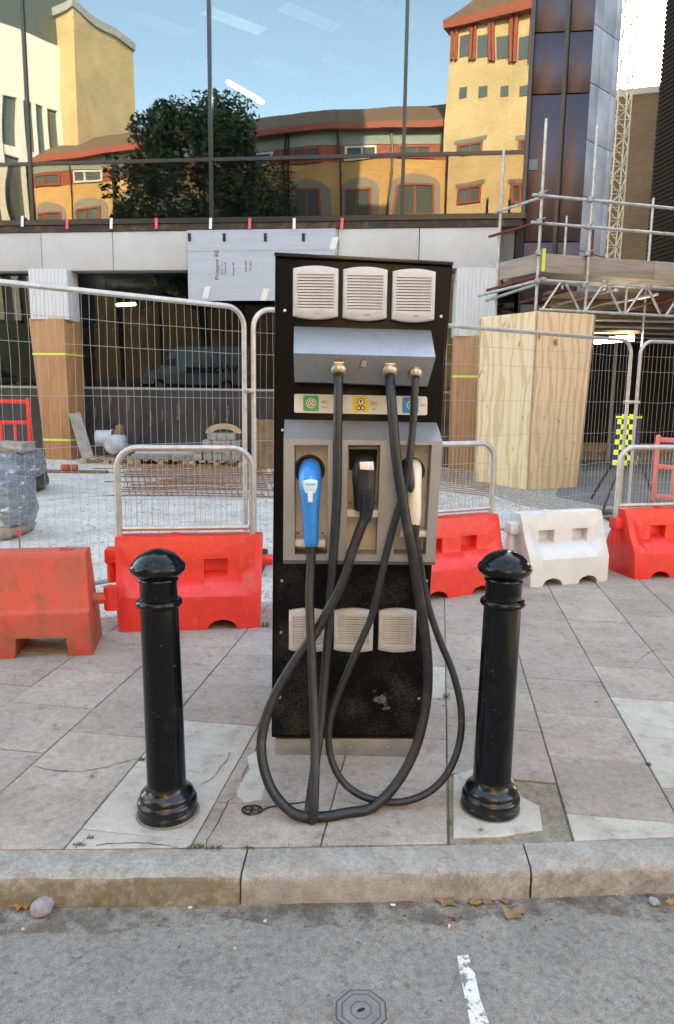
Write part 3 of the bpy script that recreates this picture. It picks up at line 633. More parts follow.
# columns under the beam
def column(n, pts_top, pts_bot, ztop_, label, corr_c, tapes):
    c0 = sum((Vector(p) for p in pts_bot), Vector())/4; c0.z = 0
    r = root('plywood_wrapped_column', c0, label, 'column', 'plywood wrapped columns under the building')
    zp = pts_top[0][2]
    MB().hexa([pts_bot[0], pts_bot[1], pts_top[1], pts_top[0], pts_bot[3], pts_bot[2], pts_top[2], pts_top[3]]).build('plywood_wrap', 'ply', r, bevel=.006)
    # ribbed white top
    b = MB(); x0, x1, y0, y1 = corr_c; nR = 14
    poly = []
    for (ax, ay, bx, by) in ((x0, y0, x1, y0-.0), (x1, y0, x1, y1), (x1, y1, x0, y1), (x0, y1, x0, y0)):
        L_ = math.hypot(bx-ax, by-ay); nn = int(L_/.08); ux, uy = (bx-ax)/L_, (by-ay)/L_; nx, ny = uy, -ux
        for k in range(nn):
            a = L_*k/nn; w_ = L_/nn
            for f, d in ((0, 0), (.6, 0), (.7, -.012), (.9, -.012)): poly.append((ax+ux*(a+f*w_)+nx*d, ay+uy*(a+f*w_)+ny*d, 0))
    b.prism(poly, (0, 0, zp-.02), (0, 0, ztop_)); b.build('ribbed_cladding', 'corr', r, smooth=False)
    for (zt_, frac, dark) in tapes:
        pb = [Vector(p) for p in pts_bot]; ptp = [Vector(p) for p in pts_top]; f0 = zt_/zp; f1 = (zt_+.045)/zp
        lo = [pb[i].lerp(ptp[i], f0) for i in range(4)]; hi = [pb[i].lerp(ptp[i], f1) for i in range(4)]
        ce = sum(lo, Vector())/4
        lo = [p+(p-ce)*.012 for p in lo]; hi = [p+(p-ce)*.012 for p in hi]
        for p in lo: p.z = zt_
        for p in hi: p.z = zt_+.045
        MB().rings([lo, hi], cap=False).build('lime_tape', 'limetape', r, smooth=False)
    return r
zc = 3.05
pt = [Vector((-6.70, 15.85, zc)), Vector((-5.90, 15.72, zc)), Vector((-5.77, 16.55, zc)), Vector((-6.57, 16.65, zc))]
pb_ = [Vector((-6.55, 16.0, 0)), Vector((-5.93, 15.9, 0)), Vector((-5.72, 16.6, 0)), Vector((-6.35, 16.7, 0))]
column(0, pt, pb_, 4.07, 'left of the two plywood wrapped columns, tapering, with lime tape and a white ribbed top', (-6.62, -5.80, 15.78, 16.5), ((2.28, 0, 1), (.42, 0, 0)))
xa = V(457, 300, 14.9).x; xb = V(497, 300, 14.9).x
pt = [Vector((xa-.02, 15.0, 2.75)), Vector((xb, 14.9, 2.75)), Vector((xb+.05, 15.6, 2.75)), Vector((xa+.05, 15.7, 2.75))]
pb_ = [Vector((xa+.02, 15.0, 0)), Vector((xb, 14.9, 0)), Vector((xb+.05, 15.6, 0)), Vector((xa+.05, 15.7, 0))]
column(1, pt, pb_, 4.07, 'right-hand plywood wrapped column half hidden behind the tall pine plywood box', (xa, xb, 14.95, 15.6), ((1.9, 0, 0),))

# purple clad block and grey clad tower to the right
pur = root('purple_clad_block', W.pt(sL[-1], 0, 0), 'dark purple metal panel clad block beside the mirror glass', 'building')
pj = [s1+.06]+[W.q(x, 100, -.2)[0] for x in (562, 566, 590)]
zj = [0.0, 3.4, 4.6]+[W.q(560, y, -.2)[1] for y in (94, 32, -40)]+[13.5, 17, 20.]
MB().prism([W.pt(pj[0]-.02, 0, -.3), W.pt(pj[3], 0, -.3), W.pt(pj[3]+.9, 0, -9), W.pt(pj[0]-.02, 0, -9)], (0, 0, 0), (0, 0, 20)).build('core_wall', 'frame', pur, smooth=False)
for a0, a1 in ((pj[0], pj[1]), (pj[2], pj[3])):
    for z0, z1 in zip(zj[:-1], zj[1:]):
        W.put('metal_panel', 'purple', pur, a0+.012, a1-.012, z0+.012, z1-.012, -.26, -.2, bevel=.004)
s, z = W.q(530, 165, -.2); W.put('blue_notice', mat('blue_notice', (.10, .16, .20), .5), pur, s-.02, s+.14, z-.1, z+.1, -.2, -.18)
gr = root('grey_clad_tower', V(604, 400, 17), 'pale grey metal panel clad tower right of the purple block', 'building')
g0 = V(589, 100, 16.6); g1 = V(616.5, 100, 17.4); WG = Wall((g0.x, g0.y), (g1.x, g1.y))
gl = (Vector((g1.x, g1.y))-Vector((g0.x, g0.y))).length
MB().prism([WG.pt(-.3, 0, -.05), WG.pt(gl, 0, -.05), WG.pt(gl+.4, 0, -6), WG.pt(0, 0, -8)], (0, 0, 3.6), (0, 0, 21)).build('core_wall', 'concrete', gr, smooth=False)
gz_ = [3.6+i*1.15 for i in range(15)]
for a0, a1 in ((-.28, gl*.32), (gl*.32, gl*.78), (gl*.78, gl)):
    for z0, z1 in zip(gz_[:-1], gz_[1:]): WG.put('metal_panel', 'greyclad', gr, a0+.01, a1-.01, z0+.01, z1-.01, -.04, 0., bevel=.003)
# tan brick block across the far street
tb0 = V(600, 95, 35); tb1 = V(655, 95, 33); ztb = V(640, 95, 34).z
tan = root('tan_brick_building', (tb0.x, 35, 0), 'low tan brick building glimpsed in the gap behind the lattice mast', 'building')
MB().prism([(tb0.x-3, 35.3, 0), (tb1.x+4, 32.6, 0), (tb1.x+5, 44, 0), (tb0.x-3, 44, 0)], (0, 0, 0), (0, 0, ztb)).build('brick_wall', 'tan', tan, smooth=False)
MB().prism([(tb0.x-3.1, 35.2, ztb), (tb1.x+4.1, 32.5, ztb), (tb1.x+5, 44, ztb), (tb0.x-3, 44, ztb)], (0, 0, .002), (0, 0, .25)).build('coping', 'stone', tan, smooth=False)
# dark slatted wall at the right edge
d0 = V(662, 60, 27); dk = root('dark_slatted_building', (d0.x, 27, 0), 'dark brown building with close horizontal slats at the right edge', 'building')
WD = Wall((d0.x, 27), (d0.x+1.9, 15.5)); 
MB().prism([(d0.x+.02, 27, 0), (d0.x+1.9, 15.5, 0), (d0.x+12, 15.5, 0), (d0.x+12, 27, 0)], (0, 0, 3.7), (0, 0, 24)).build('wall', 'slatdark', dk, smooth=False)
b = MB(); wl = (Vector((1.9, -11.5))).length
for i in range(134): WD.box(b, 0, wl, 3.75+i*.15, 3.75+i*.15+.11, 0.0, .025)
b.build('slats', 'slatdark', dk, kind='stuff', smooth=False)
s, z = WD.q(651, 222, 0); 
# lattice hoist mast
mst = V(621, 120, 32); ms = root('lattice_mast', (mst.x, 32, 0), 'tall pale lattice steel hoist mast in the gap between buildings', 'mast')
b = MB(); hw = .27
for sx in (-1, 1):
    for sy_ in (-1, 1): b.tube([(mst.x+hw*sx, 32+hw*sy_, 0), (mst.x+hw*sx, 32+hw*sy_, 30)], .035, 5)
b.build('chords', 'mast', ms)
b = MB(); z = 3; k = 1
while z < 30:
    for sy_ in (-1, 1): b.tube([(mst.x-hw*k, 32+hw*sy_, z), (mst.x+hw*k, 32+hw*sy_, z+.55)], .022, 4); b.tube([(mst.x-hw, 32+hw*sy_, z), (mst.x+hw, 32+hw*sy_, z)], .018, 4)
    for sx in (-1, 1): b.tube([(mst.x+hw*sx, 32-hw*k, z), (mst.x+hw*sx, 32+hw*k, z+.55)], .022, 4)
    z += .55; k = -k
b.build('bracing', 'mast', ms, kind='stuff')

# undercroft behind the scaffold
uc = root('undercroft', (6, 17, 0), 'dark covered loading area behind the scaffold on the right', 'building')
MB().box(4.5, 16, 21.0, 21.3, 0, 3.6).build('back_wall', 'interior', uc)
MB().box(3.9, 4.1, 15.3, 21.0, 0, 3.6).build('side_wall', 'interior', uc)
MB().box(4.1, 16, 14.6, 21.0, 3.45, 3.59).build('deck_soffit', 'timber_brown', uc)
for i in range(9): MB().box(4.2, 15, 14.7+i*.7, 14.8+i*.7, 3.25, 3.448).build('joist', 'timber_brown', uc, smooth=False)
for i in range(5):
    y = 15+i*1.3; MB().tube([(4.2, y, 3.1), (14, y+.3, 3.05)], .03, 6).build('support_tube', 'scaf', uc)
for i, (x, y) in enumerate(((4.6, 16.5), (6.6, 17.5), (9, 16.8), (5.6, 19))): MB().tube([(x, y, 0), (x, y, 3.2)], .035, 6).build('prop', 'galv_dull', uc)
MB().tube([V(594.5, 341, 14.2), V(634, 338, 14.0)], .055, 8).build('lamp_tube', 'tube', uc)
MB().box(V(590, 333, 14.3).x, V(636, 333, 14.3).x, 14.1, 14.4, V(600, 333, 14.2).z, V(600, 333, 14.2).z+.05).build('lamp_body', 'timber_brown', uc)
MB().box(4.4, 16, 20.85, 20.98, .0, .25).build('plinth', 'timber', uc)

# ================================================================== SCAFFOLD
WS = Wall(tuple(V(542, 300, 12.5)[:2]), tuple(V(674, 300, 13.2)[:2]))
sc = root('scaffold', WS.pt(0, 0, 0), 'steel tube scaffold loading bay with grey boards above the right of the site', 'scaffold')
def stube(p, q, nm, r=.026, m='scaf'): return MB().tube([p, q], r, 8).build(nm, m, sc)
def sq(px, py, d=0.): s, z = WS.q(px, py, d); return s, z
A1 = V(503, 206, 13.4)
# standards
t2 = WS.pt(sq(541, 200)[0], 0); 
for (px, py, d, zb_) in ((542, 118, 0, 0.), (594, 125, .05, 2.6), ):
    s, z = sq(px-5 if px == 594 else px-3, 250, d); _, z = sq(px, py, d); p = WS.pt(s, z, d); stube((p.x, p.y, zb_), p, 'standard')
s, _ = sq(651, 230, -1.2); p = WS.pt(s, sq(653, 198, -1.2)[1], -1.2); stube((p.x, p.y, 0.1), p, 'standard')
s, _ = sq(566, 230, -1.6); p = WS.pt(s, sq(567, 216, -1.6)[1], -1.6); stube((p.x, p.y, 3.6), p, 'standard', .022)
p = V(504, 150, 13.4); stube((A1.x-.06, 13.4, 0), p, 'standard')
p = WS.pt(5.2, 4.5, 0); stube((p.x, p.y, 0), p, 'standard'); p = WS.pt(5.2, 4.5, -1.2); stube((p.x, p.y, 0), p, 'standard')
s0_, z1_ = sq(541, 195.5, .04); _, z2_ = sq(541, 223, .04)
for z_ in (z1_, z2_):
    a = WS.pt(s0_-.15, z_, .04); c = WS.pt(6.2, z_, .04); stube(a, c, 'guard_rail')
z1b = V(503.6, 206.5, 13.4).z; z2b = V(498, 232, 13.4).z
stube(WS.pt(s0_, z1_-.02, .0)+Vector((.05, -.05, 0)), (A1.x-.12, 13.5, z1_-.02), 'guard_rail')
stube(WS.pt(s0_, z2_-.0, .0)+Vector((.1, -.1, .03)), (A1.x-.2, 13.5, z2_-.0), 'guard_rail', m='redtube')
# deck fascia boards
_, zf1 = sq(541, 253); _, zf0 = sq(541, 272); s0_ = sq(540, 260)[0]
WS.put('scaffold_board', 'timber', sc, s0_, s0_+2.25, zf0, zf1, -.04, 0, bevel=.004)
WS.put('scaffold_board', 'timber', sc, s0_+2.26, 6.2, zf0, zf1+.005, -.04, 0, bevel=.004)
for i in range(5): WS.put('scaffold_board', 'timber', sc, s0_, 6.2, zf0+.02, zf0+.06, -.3-i*.24, -.06-i*.24, bevel=.004)
p0 = WS.pt(s0_, 0, -.0); b = MB(); q0 = Vector((A1.x-.02, 13.4, 0)); 
b.hexa([q0+Vector((0, 0, zf0)), p0+Vector((-.01, 0, zf0)), p0+Vector((-.01, 0, zf1)), q0+Vector((0, 0, zf1)), q0+Vector((.03, .04, zf0)), p0+Vector((.03, .04, zf0)), p0+Vector((.03, .04, zf1)), q0+Vector((.03, .04, zf1))]); b.build('scaffold_board', 'timber', sc)
s, z = sq(543.5, 262, .01); WS.put('lime_tape', 'limetape', sc, s-.03, s+.03, z-.15, z+.22, .005, .015)
# lattice beam
_, zc1 = sq(560, 281.5, .06); _, zc0 = sq(560, 310.5, .06); s0_ = sq(541, 285, .06)[0]
stube(WS.pt(s0_, zc1, .06), WS.pt(6.2, zc1, .06), 'beam_chord'); stube(WS.pt(s0_, zc0, .06), WS.pt(6.2, zc0, .06), 'beam_chord')
s = s0_+.05; k = 0
while s < 6:
    stube(WS.pt(s, zc0, .06), WS.pt(s+.32, zc1, .06), 'lattice_brace', .02); stube(WS.pt(s+.40, zc1, .06), WS.pt(s+.72, zc0, .06), 'lattice_brace', .02); s += .82
    if k % 2 == 1: stube(WS.pt(s-.02, zc0, .06), WS.pt(s-.02, zc1, .06), 'lattice_brace', .02)
    k += 1
# return side tubes
stube(WS.pt(s0_+.05, zc1+.02, .12), (A1.x-.35, 13.5, zc1-.12), 'guard_rail'); stube(WS.pt(s0_, zc1+.08, .05), (A1.x-.2, 13.5, zc1-.02), 'transom', m='redtube'); stube(WS.pt(s0_-.05, zc1-.06, .05), (A1.x-.2, 13.5, zc1-.2), 'transom')
for i in range(7):
    y = .5+i*.85; stube(WS.pt(y, zc1-.12+.05*(i % 2), .1), WS.pt(y+.15, zc1-.1, -1.9), 'transom', m='scaf' if i % 3 else 'redtube')
for i in range(6):
    stube(WS.pt(.2+i*.9, zc0+.1, -.5-.2*(i % 3)), WS.pt(1.3+i*.8, zc1-.1, -.9), 'brace', .022, 'timber_brown')
stube(WS.pt(3.2, z2_-.35, -1.2), WS.pt(6.0, z2_+.25, -1.2), 'brace', .025, 'redtube'); stube(WS.pt(3.2, z2_-.32, -1.1), WS.pt(6.0, z2_-.45, -1.1), 'brace', .025, 'redtube')
stube(WS.pt(sq(597, 225, .0)[0], zf1, -.1), WS.pt(sq(597, 225, 0)[0], z2_, -.1), 'standard', .024, 'redtube')
# couplers
def coupler(p): 
    b = MB(); b.box(p.x-.045, p.x+.045, p.y-.06, p.y+.03, p.z-.04, p.z+.04); b.tube([p+Vector((.02, -.07, .03)), p+Vector((.09, -.07, .06))], .012, 5); b.build('coupler', 'galv_dull', sc, bevel=.01)
for px, py in ((541, 195), (539, 222), (590, 200), (588, 227), (537, 281), (584, 286), (538, 253), (587, 254), (604, 283), (648, 287)):
    s, z = sq(px, py, .04); coupler(WS.pt(s, z, .04))
# folded brown ledge on corner

# pine plywood box
c1, c2, c3 = G(475, 482), G(527, 490), G(577, 488); c4 = c1+c3-c2
bx = root('plywood_box', c2, 'tall fresh pine plywood box hoarding standing in front of the right column', 'plywood box')
zt1 = V(530, 311, c2.y).z
bb = [c1, c2, c3, c4]; out = [c1+Vector((-.03, 0, 0)), c2, c3+Vector((.1, 0, 0)), c4]
for i, (a, c, a2, c2_) in enumerate(((c1, c2, out[0], c2), (c2, c3, c2, out[2]), (c3, c4, out[2], c4), (c4, c1, c4, out[0]))):
    nrm = (c-a).cross(Vector((0, 0, 1))).normalized(); u = (c-a).normalized()
    mm = M['pine']
    b = MB(); e = .012
    b.hexa([a+u*e, c-u*e, c2_-u*e+Vector((0, 0, zt1)), a2+u*e+Vector((0, 0, zt1-(.0 if i else .03))), a+u*e-nrm*.02, c-u*e-nrm*.02, c2_-u*e-nrm*.02+Vector((0, 0, zt1)), a2+u*e-nrm*.02+Vector((0, 0, zt1))])
    b.build('plywood_sheet', mm, bx, smooth=False)
for i, (a, h) in enumerate(zip(bb, out)):
    MB().tube([a, h+Vector((0, 0, zt1-.02))], .018, 4).build('corner_batten', 'pallet', bx)
b = MB()
for fr in (.25, .5, .75):
    for zz_ in (.5, 1.15, 1.2, 2.3):
        p = c2.lerp(c3, fr)+Vector((0, -.012, zz_)); b.box(p.x-.008, p.x+.008, p.y-.003, p.y+.004, zz_-.008, zz_+.008)
b.build('screw_heads', 'rust', bx, kind='stuff')

# ================================================================== HERAS FENCES
def fence(p0, p1, zt_, label, r0=True, r1=True, z0=.09):
    p0 = Vector((p0[0], p0[1], 0)); p1 = Vector((p1[0], p1[1], 0)); L_ = (p1-p0).length; u = (p1-p0)/L_; nn = Vector((u.y, -u.x, 0))
    r = root('mesh_fence_panel', p0, label, 'fence', 'temporary mesh fence panels')
    P = lambda s, z, d=0: p0+u*s+nn*d+Vector((0, 0, z)); R_ = .16
    pts = [P(.02, z0-.06)]
    for k in range(7): a = PI-k*PI/12; pts.append(P(.02+R_+R_*math.cos(a), zt_-R_+R_*math.sin(a)))
    for k in range(7): a = PI/2-k*PI/12; pts.append(P(L_-.02-R_+R_*math.cos(a), zt_-R_+R_*math.sin(a)))
    pts.append(P(L_-.02, z0-.06))
    MB().tube(pts, .021, 10).build('tube_frame', 'galv', r)
    MB().tube([P(.04, z0), P(L_-.04, z0)], .017, 8).build('bottom_rail', 'galv_dull', r)
    b = MB(); s = .08
    while s < L_-.06:
        zz = [z0, .35, .62, 1.0, 1.35, 1.7, 1.95, zt_]; top = zt_
        if s < R_: top = zt_-R_+math.sqrt(max(R_**2-(R_-s)**2, 0))
        if s > L_-R_: top = zt_-R_+math.sqrt(max(R_**2-(s-(L_-R_))**2, 0))
        b.tube([P(s+random.gauss(0, .0035), min(z, top), random.gauss(0, .003)) for z in zz if z < top+.001]+[P(s, top)], .0015, 3, cap=False); s += .062
    for z in (z0+.3, z0+.66, z0+1.02, z0+1.38, z0+1.74, z0+1.92):
        if z > zt_-.08: continue
        k = 0; pp = []
        while k*.3 < L_-.02: pp.append(P(.02+k*.3, z+random.gauss(0, .004))); k += 1
        pp.append(P(L_-.02, z)); b.tube(pp, .0022, 3, cap=False)
    b.build('wire_mesh', 'wire', r, kind='stuff', smooth=False)
    for e in (.0, L_):
        q = P(e, 0); b = MB(); b.box(q.x-.11, q.x+.11, q.y-.3, q.y+.3, 0.003, .12); b.build('rubber_foot', 'rubber', r, bevel=.02)
    return r
ZT = 2.2
f0 = G(0, 282, ZT); f1 = G(246, 308, ZT); u = (f1-f0).normalized(); fl = f1-u*3.5
fence(fl, f1, ZT, 'left mesh fence panel standing in front of the plywood wrapped column')
f2 = G(251, 308, ZT); f3a = G(455, 325, ZT); u2 = (f3a-f2).normalized(); fe = G(633, 340, ZT)
mid_ = fe-(fe-f3a).normalized()*3.45
fence(f2, f2+(mid_-f2)*.985, ZT, 'mesh fence panel directly behind the charging post')
fence(mid_, fe, ZT-.01, 'mesh fence panel in front of the pine plywood box')
f4 = G(640, 340, ZT); fence(f4, f4+Vector((3.0, .9, 0)), ZT-.01, 'mesh fence panel cut by the right edge of the picture')
# clamps
for p, lab in (((f1+f2)/2, 'steel fence clamp joining panels left of the charging post'), ((fe+f4)/2, 'steel fence clamp joining panels right of the plywood box')):
    z = 1.53 if p is not None and lab.find('left') > 0 else 1.47
    c = root('fence_clamp', (p.x, p.y, z), lab, 'clamp', 'fence clamps')
    w_ = .05 if 'left' in lab else .09
    MB().box(p.x-w_, p.x+w_, p.y-.035, p.y+.035, z-.018, z+.018).build('clamp_band', 'galv', c, bevel=.006)
    MB().tube([(p.x, p.y-.06, z), (p.x, p.y+.04, z)], .009, 6).build('bolt', 'galv_dull', c)

# ================================================================== WATER-FILLED BARRIERS
def barrier_mesh(L_=.9, Hh=.57):
    # sections along x; profile (depth, z)
    g = [(.235, 0), (.235, .03), (.232, .10), (.225, .215), (.185, .30), (.150, .36), (.130, .42), (.118, .45), (.105, .50), (.09, .54), (.07, Hh)]
    c = [(.235, 0), (.235, .03), (.232, .10), (.225, .215), (.215, .232), (.105, .318), (.10, .34), (.102, .425), (.101, .436), (.094, .50), (.07, Hh)]
    q = [(.235, 0), (.235, .03), (.232, .10), (.225, .215), (.215, .232), (.105, .318), (.035, .345), (.035, .420), (.101, .436), (.094, .50), (.07, Hh)]
    h = L_/2
    def zf(x):
        for cx_ in (-h*.46, h*.46):
            d = abs(x-cx_)
            if d < .1: return .064*math.sqrt(max(0, 1-(d/.1)**2))
        return 0
    xs = [(-h, g), (-h+.05, g), (-h+.13, c)]
    xs += [(-.246, c), (-.240, q), (-.096, q), (-.090, c), (.090, c), (.096, q), (.240, q), (.246, c)]
    xs += [(h-.13, c), (h-.05, g), (h, g)]
    full = []
    xx = sorted(set([x for x, _ in xs]+[cx_+d for cx_ in (-h*.46, h*.46) for d in (-.1001, -.098, -.085, -.055, 0, .055, .085, .098, .1001)]))
    for x in xx:
        for (xa, pa), (xb_, pb2) in zip(xs[:-1], xs[1:]):
            if xa <= x <= xb_:
                t = (x-xa)/(xb_-xa) if xb_ > xa else 0
                pr = [(a[0]+(b_[0]-a[0])*t, a[1]+(b_[1]-a[1])*t) for a, b_ in zip(pa, pb2)]; break
        zz = zf(x); tap = 0
        e = (abs(x) > h-.02)
        ring = [(-y if not e else -y+.012, max(z, zz) if k < 3 else z) for k, (y, z) in enumerate(pr)]
        back = [(-y, z) for y, z in reversed(ring)]
        # ends narrow towards the ground
        full.append([((x*(1-(.06*(1-z/Hh))), y, z)) for y, z in ring+back])
    return MB().rings(full)
def lugs(r, M_, h, side):
    b = MB()
    if side < 0:
        b.box(-h-.075, -h+.03, -.05, .05, .40, .50); o = b.build('hinge_lug', M_, r, world=False, bevel=.015)
        b = MB(); b.tube([(-h-.04, 0, .27), (-h-.04, 0, .42)], .028, 10); b.build('hinge_pin', M_, r, world=False)
    else:
        b.tube([(h-.03, 0, .40), (h+.065, 0, .40)], .038, 12); b.build('hinge_lug', M_, r, world=False, bevel=.006)
def barrier(fl_, fr_, m, label, L_=.9, Hh=.57, grp='water filled plastic barriers'):
    fl_ = Vector(fl_); fr_ = Vector(fr_); u = (fr_-fl_).normalized(); nb = Vector((-u.y, u.x, 0)); c = fr_-u*(L_/2*.94)+nb*.235
    rz = math.atan2(u.y, u.x); r = root('water_barrier', c, label, 'barrier', grp, rz)
    b = barrier_mesh(L_, Hh); o = b.build('body', m, r, world=False, bevel=.007, ang=50, seg=2)
    lugs(r, m, L_/2, -1); lugs(r, m, L_/2, 1)
    b = MB(); b.lathe([(.0, Hh-.004), (.038, Hh-.004), (.038, Hh+.012), (.03, Hh+.014), (0.0, Hh+.014)], (-.1, 0, 0), 14); b.build('filler_cap', m, r, world=False)
    return r, c, rz
b1 = barrier(G(133, 632), G(260, 628), 'red', 'bright red plastic barrier with a tube frame on top, behind the left bollard', .95, .58)
b2 = barrier(G(420, 602), G(506, 590), 'red', 'red plastic barrier with a tube frame, half hidden by the charging post', .95, .58)
b3 = barrier(G(540, 587), G(608, 581), 'whitep', 'white plastic barrier between two red ones', .80, .57)
pr_ = G(632, 580); b4 = barrier(pr_, pr_+Vector((.9, .22, 0)), 'red', 'red plastic barrier cut by the right edge with a tube frame on top', .95, .57)
b4b = root  # (nothing)
# lug shading behind: small red end block between white barrier and right red barrier
# weathered barrier of another pattern at the left edge
u = (G(93, 655)-G(0, 659)).normalized(); fr_ = G(93, 655)
r0 = root('water_barrier', fr_-u*.6+Vector((-u.y, u.x, 0))*.172, 'scuffed dirty red plastic barrier at the left edge with a ledge and square leg', 'barrier', 'water filled plastic barriers', math.atan2(u.y, u.x))
Hq = .59
def pr0(x): 
    lg = .20 if (-.42 < x < .42) else 0
    return [(.20, lg), (.19, .10 if lg < .1 else .2), (.178, .225), (.155, .245), (.145, .26), (.10, .56), (.08, Hq)]
rs = []
for x in (-.6, -.3, 0, .16, .175, .185, .20, .30, .44, .455, .465, .5, .57, .6):
    lg = 0
    if .18 <= x <= .46: lg = .115
    pf = [(.175, lg), (.172, max(.12, lg+.01)), (.170, .235), (.168, .258), (.125, .268), (.085, .55), (.07, Hq)]
    pf = [(-y, z) for y, z in pf]; rs.append([(x-(.0 if x < .5 else (z/Hq)*.035), y, z) for y, z in pf+[(-a, c_) for a, c_ in reversed(pf)]])
MB().rings(rs).build('body', 'red_dirty', r0, world=False, bevel=.006, ang=45)
MB().lathe([(.0, Hq-.004), (.045, Hq-.004), (.045, Hq+.006), (.035, Hq+.008), (.03, Hq-.0), (0, Hq-.0)], (.44, 0, 0), 16).build('filler_cap', 'red_dirty', r0, world=False)
b = MB(); b.tube([(.56, 0, .29), (.66, 0, .29)], .035, 8); b.build('hinge_lug', 'red_dirty', r0, world=False)
b = MB(); b.tube([(.69, 0, .22), (.69, 0, .36)], [(.045, .045)]*2, 14); b.build('hinge_lug', 'red', r0, world=False)

# tube frames on top of the barriers
def topframe(bar, x0, x1, zt_, label, zl=.42, zr_=.5, zrail=.625):
    _, c, rz = bar; r = root('barrier_rail_frame', (c.x, c.y, .5), label, 'rail frame', 'tube frames mounted on the barriers', rz)
    T = lambda x, z: (x, 0, z-.5); R_ = .13; pts = [T(x0, zl)]
    for k in range(7): a = PI-k*PI/12; pts.append(T(x0+R_+R_*math.cos(a), zt_-R_+R_*math.sin(a)))
    for k in range(7): a = PI/2-k*PI/12; pts.append(T(x1-R_+R_*math.cos(a), zt_-R_+R_*math.sin(a)))
    pts.append(T(x1, zr_))
    MB().tube(pts, .021, 12).build('tube_frame', 'galv', r, world=False)
    MB().tube([T(x0+.02, zrail), T(x1-.02, zrail)], .017, 10).build('lower_rail', 'galv', r, world=False)
    b = MB(); x = x0+.045
    while x < x1-.03:
        top = zt_
        if x < x0+R_: top = zt_-R_+math.sqrt(max(R_**2-(x0+R_-x)**2, 0))
        if x > x1-R_: top = zt_-R_+math.sqrt(max(R_**2-(x-(x1-R_))**2, 0))
        b.tube([T(x+random.gauss(0, .0015), zrail), T(x+random.gauss(0, .002), (zrail+top)/2), T(x, top)], .0019, 3, cap=False); x += .034
    for z in (zrail+.19, zrail+.36): b.tube([T(x0, z), T((x0+x1)/2, z+.004), T(x1, z)], .0021, 3, cap=False)
    b.build('wire_mesh', 'wire', r, world=False, kind='stuff', smooth=False)
topframe(b1, -.455, .405, 1.150, 'galvanised tube frame with wire mesh on the barrier behind the left bollard', .38)
topframe(b2, -.5, .45, 1.145, 'galvanised tube frame on the red barrier just right of the charging post')
topframe(b4, -.52, .45, 1.10, 'galvanised tube frame on the red barrier at the right edge', zrail=.6)

# ================================================================== BOLLARDS
def bollard(loc, label, tilt):
    r = root('bollard', loc, label, 'bollard', 'black cast iron bollards at the kerb')
    r.rotation_euler = (0, tilt, 0)
    sh = [(.066, .145)]+[(.066-.0035*t, .145+t*.65) for t in (.33, .66, 1)]
    MB().lathe([(.071, .08), (.0695, .11), (.069, .13), (.068, .35), (.0665, .55), (.065, .79)], n=40).build('shaft', 'cast', r, world=False)
    MB().lathe([(.103, 0), (.106, .004), (.107, .022), (.103, .028), (.1025, .031), (.105, .035), (.1065, .040), (.106, .054), (.102, .061), (.095, .065), (.0945, .068), (.097, .073), (.095, .081), (.088, .089), (.079, .096), (.0735, .103), (.0705, .113), (.069, .122)], n=48).build('base', 'cast_dirty', r, world=False, ang=60)
    MB().lathe([(.062, .775), (.072, .776), (.0785, .782), (.0795, .788), (.0775, .796), (.071, .801), (.0655, .803)], n=40).build('collar', 'cast', r, world=False, ang=60)
    MB().lathe([(.0635, .80), (.0635, .862), (.068, .866), (.069, .872), (.066, .876), (.070, .882), (.077, .887), (.083, .892), (.088, .897), (.0925, .903), (.0945, .911), (.0935, .919), (.0895, .926), (.083, .930), (.081, .934), (.073, .945), (.060, .957), (.042, .967), (.022, .974), (.004, .9775), (.0, .9776)], n=48).build('cap', 'cast', r, world=False, ang=60)
    b = MB(); b.lathe([(.108, -.004), (.114, .002), (.106, .007), (.103, .004)], n=40); b.build('grout_ring', 'mortar', r, world=False)
    return r
pL = G(168, 812); pR = G(490, 807)
bollard(pL, 'left glossy black bollard, in front of a red barrier with a tube frame', rad(-.8))
bollard(pR, 'right glossy black bollard, standing on a pale mortar patch', rad(.5))

# ================================================================== CHARGING POST
YF = 2.80
ch = root('charging_post', (.05, 3.05, 0), 'tall black electric vehicle rapid charging post with three hoses', 'charging post')
# plinth
b = MB(); pxbox(b, rect(275, 418.5, 739, 758), 2.815, 3.33); b.build('plinth', 'galv_dull', ch, bevel=.004)
b = MB()
for px in (286, 312, 350, 388, 412): p = V(px, 747, 2.812); b.tube([p, p+Vector((0, -.004, 0))], .005, 6)
b.build('plinth_bolts', 'screw', ch)
b = MB(); pxbox(b, [(271.3, 738), (420.5, 738), (453, 262), (275, 253)], YF+.004, 3.42); b.build('cabinet', 'cab', ch, bevel=.008)
b = MB(); pxbox(b, [(273.5, 735), (419, 735), (450.5, 266.5), (277.5, 258)], YF, YF+.02); b.build('front_panel', 'cab_front', ch, bevel=.003)
b = MB(); pxbox(b, [(274.2, 256), (453.6, 265), (453.6, 261.5), (274.2, 252)], YF-.012, 3.43); b.build('top_cap', mat('cap_black', (.01, .012, .014), .18), ch, bevel=.003)
for px, py in ((284.9, 310.6), (441, 316.4), (282, 580.5), (426.6, 580.5), (281, 632), (419, 698), (282.5, 430), (280, 697)):
    p = V(px, py, YF); MB().tube([p, p+Vector((0, -.006, 0))], .0055, 10).build('screw', 'screw', ch)
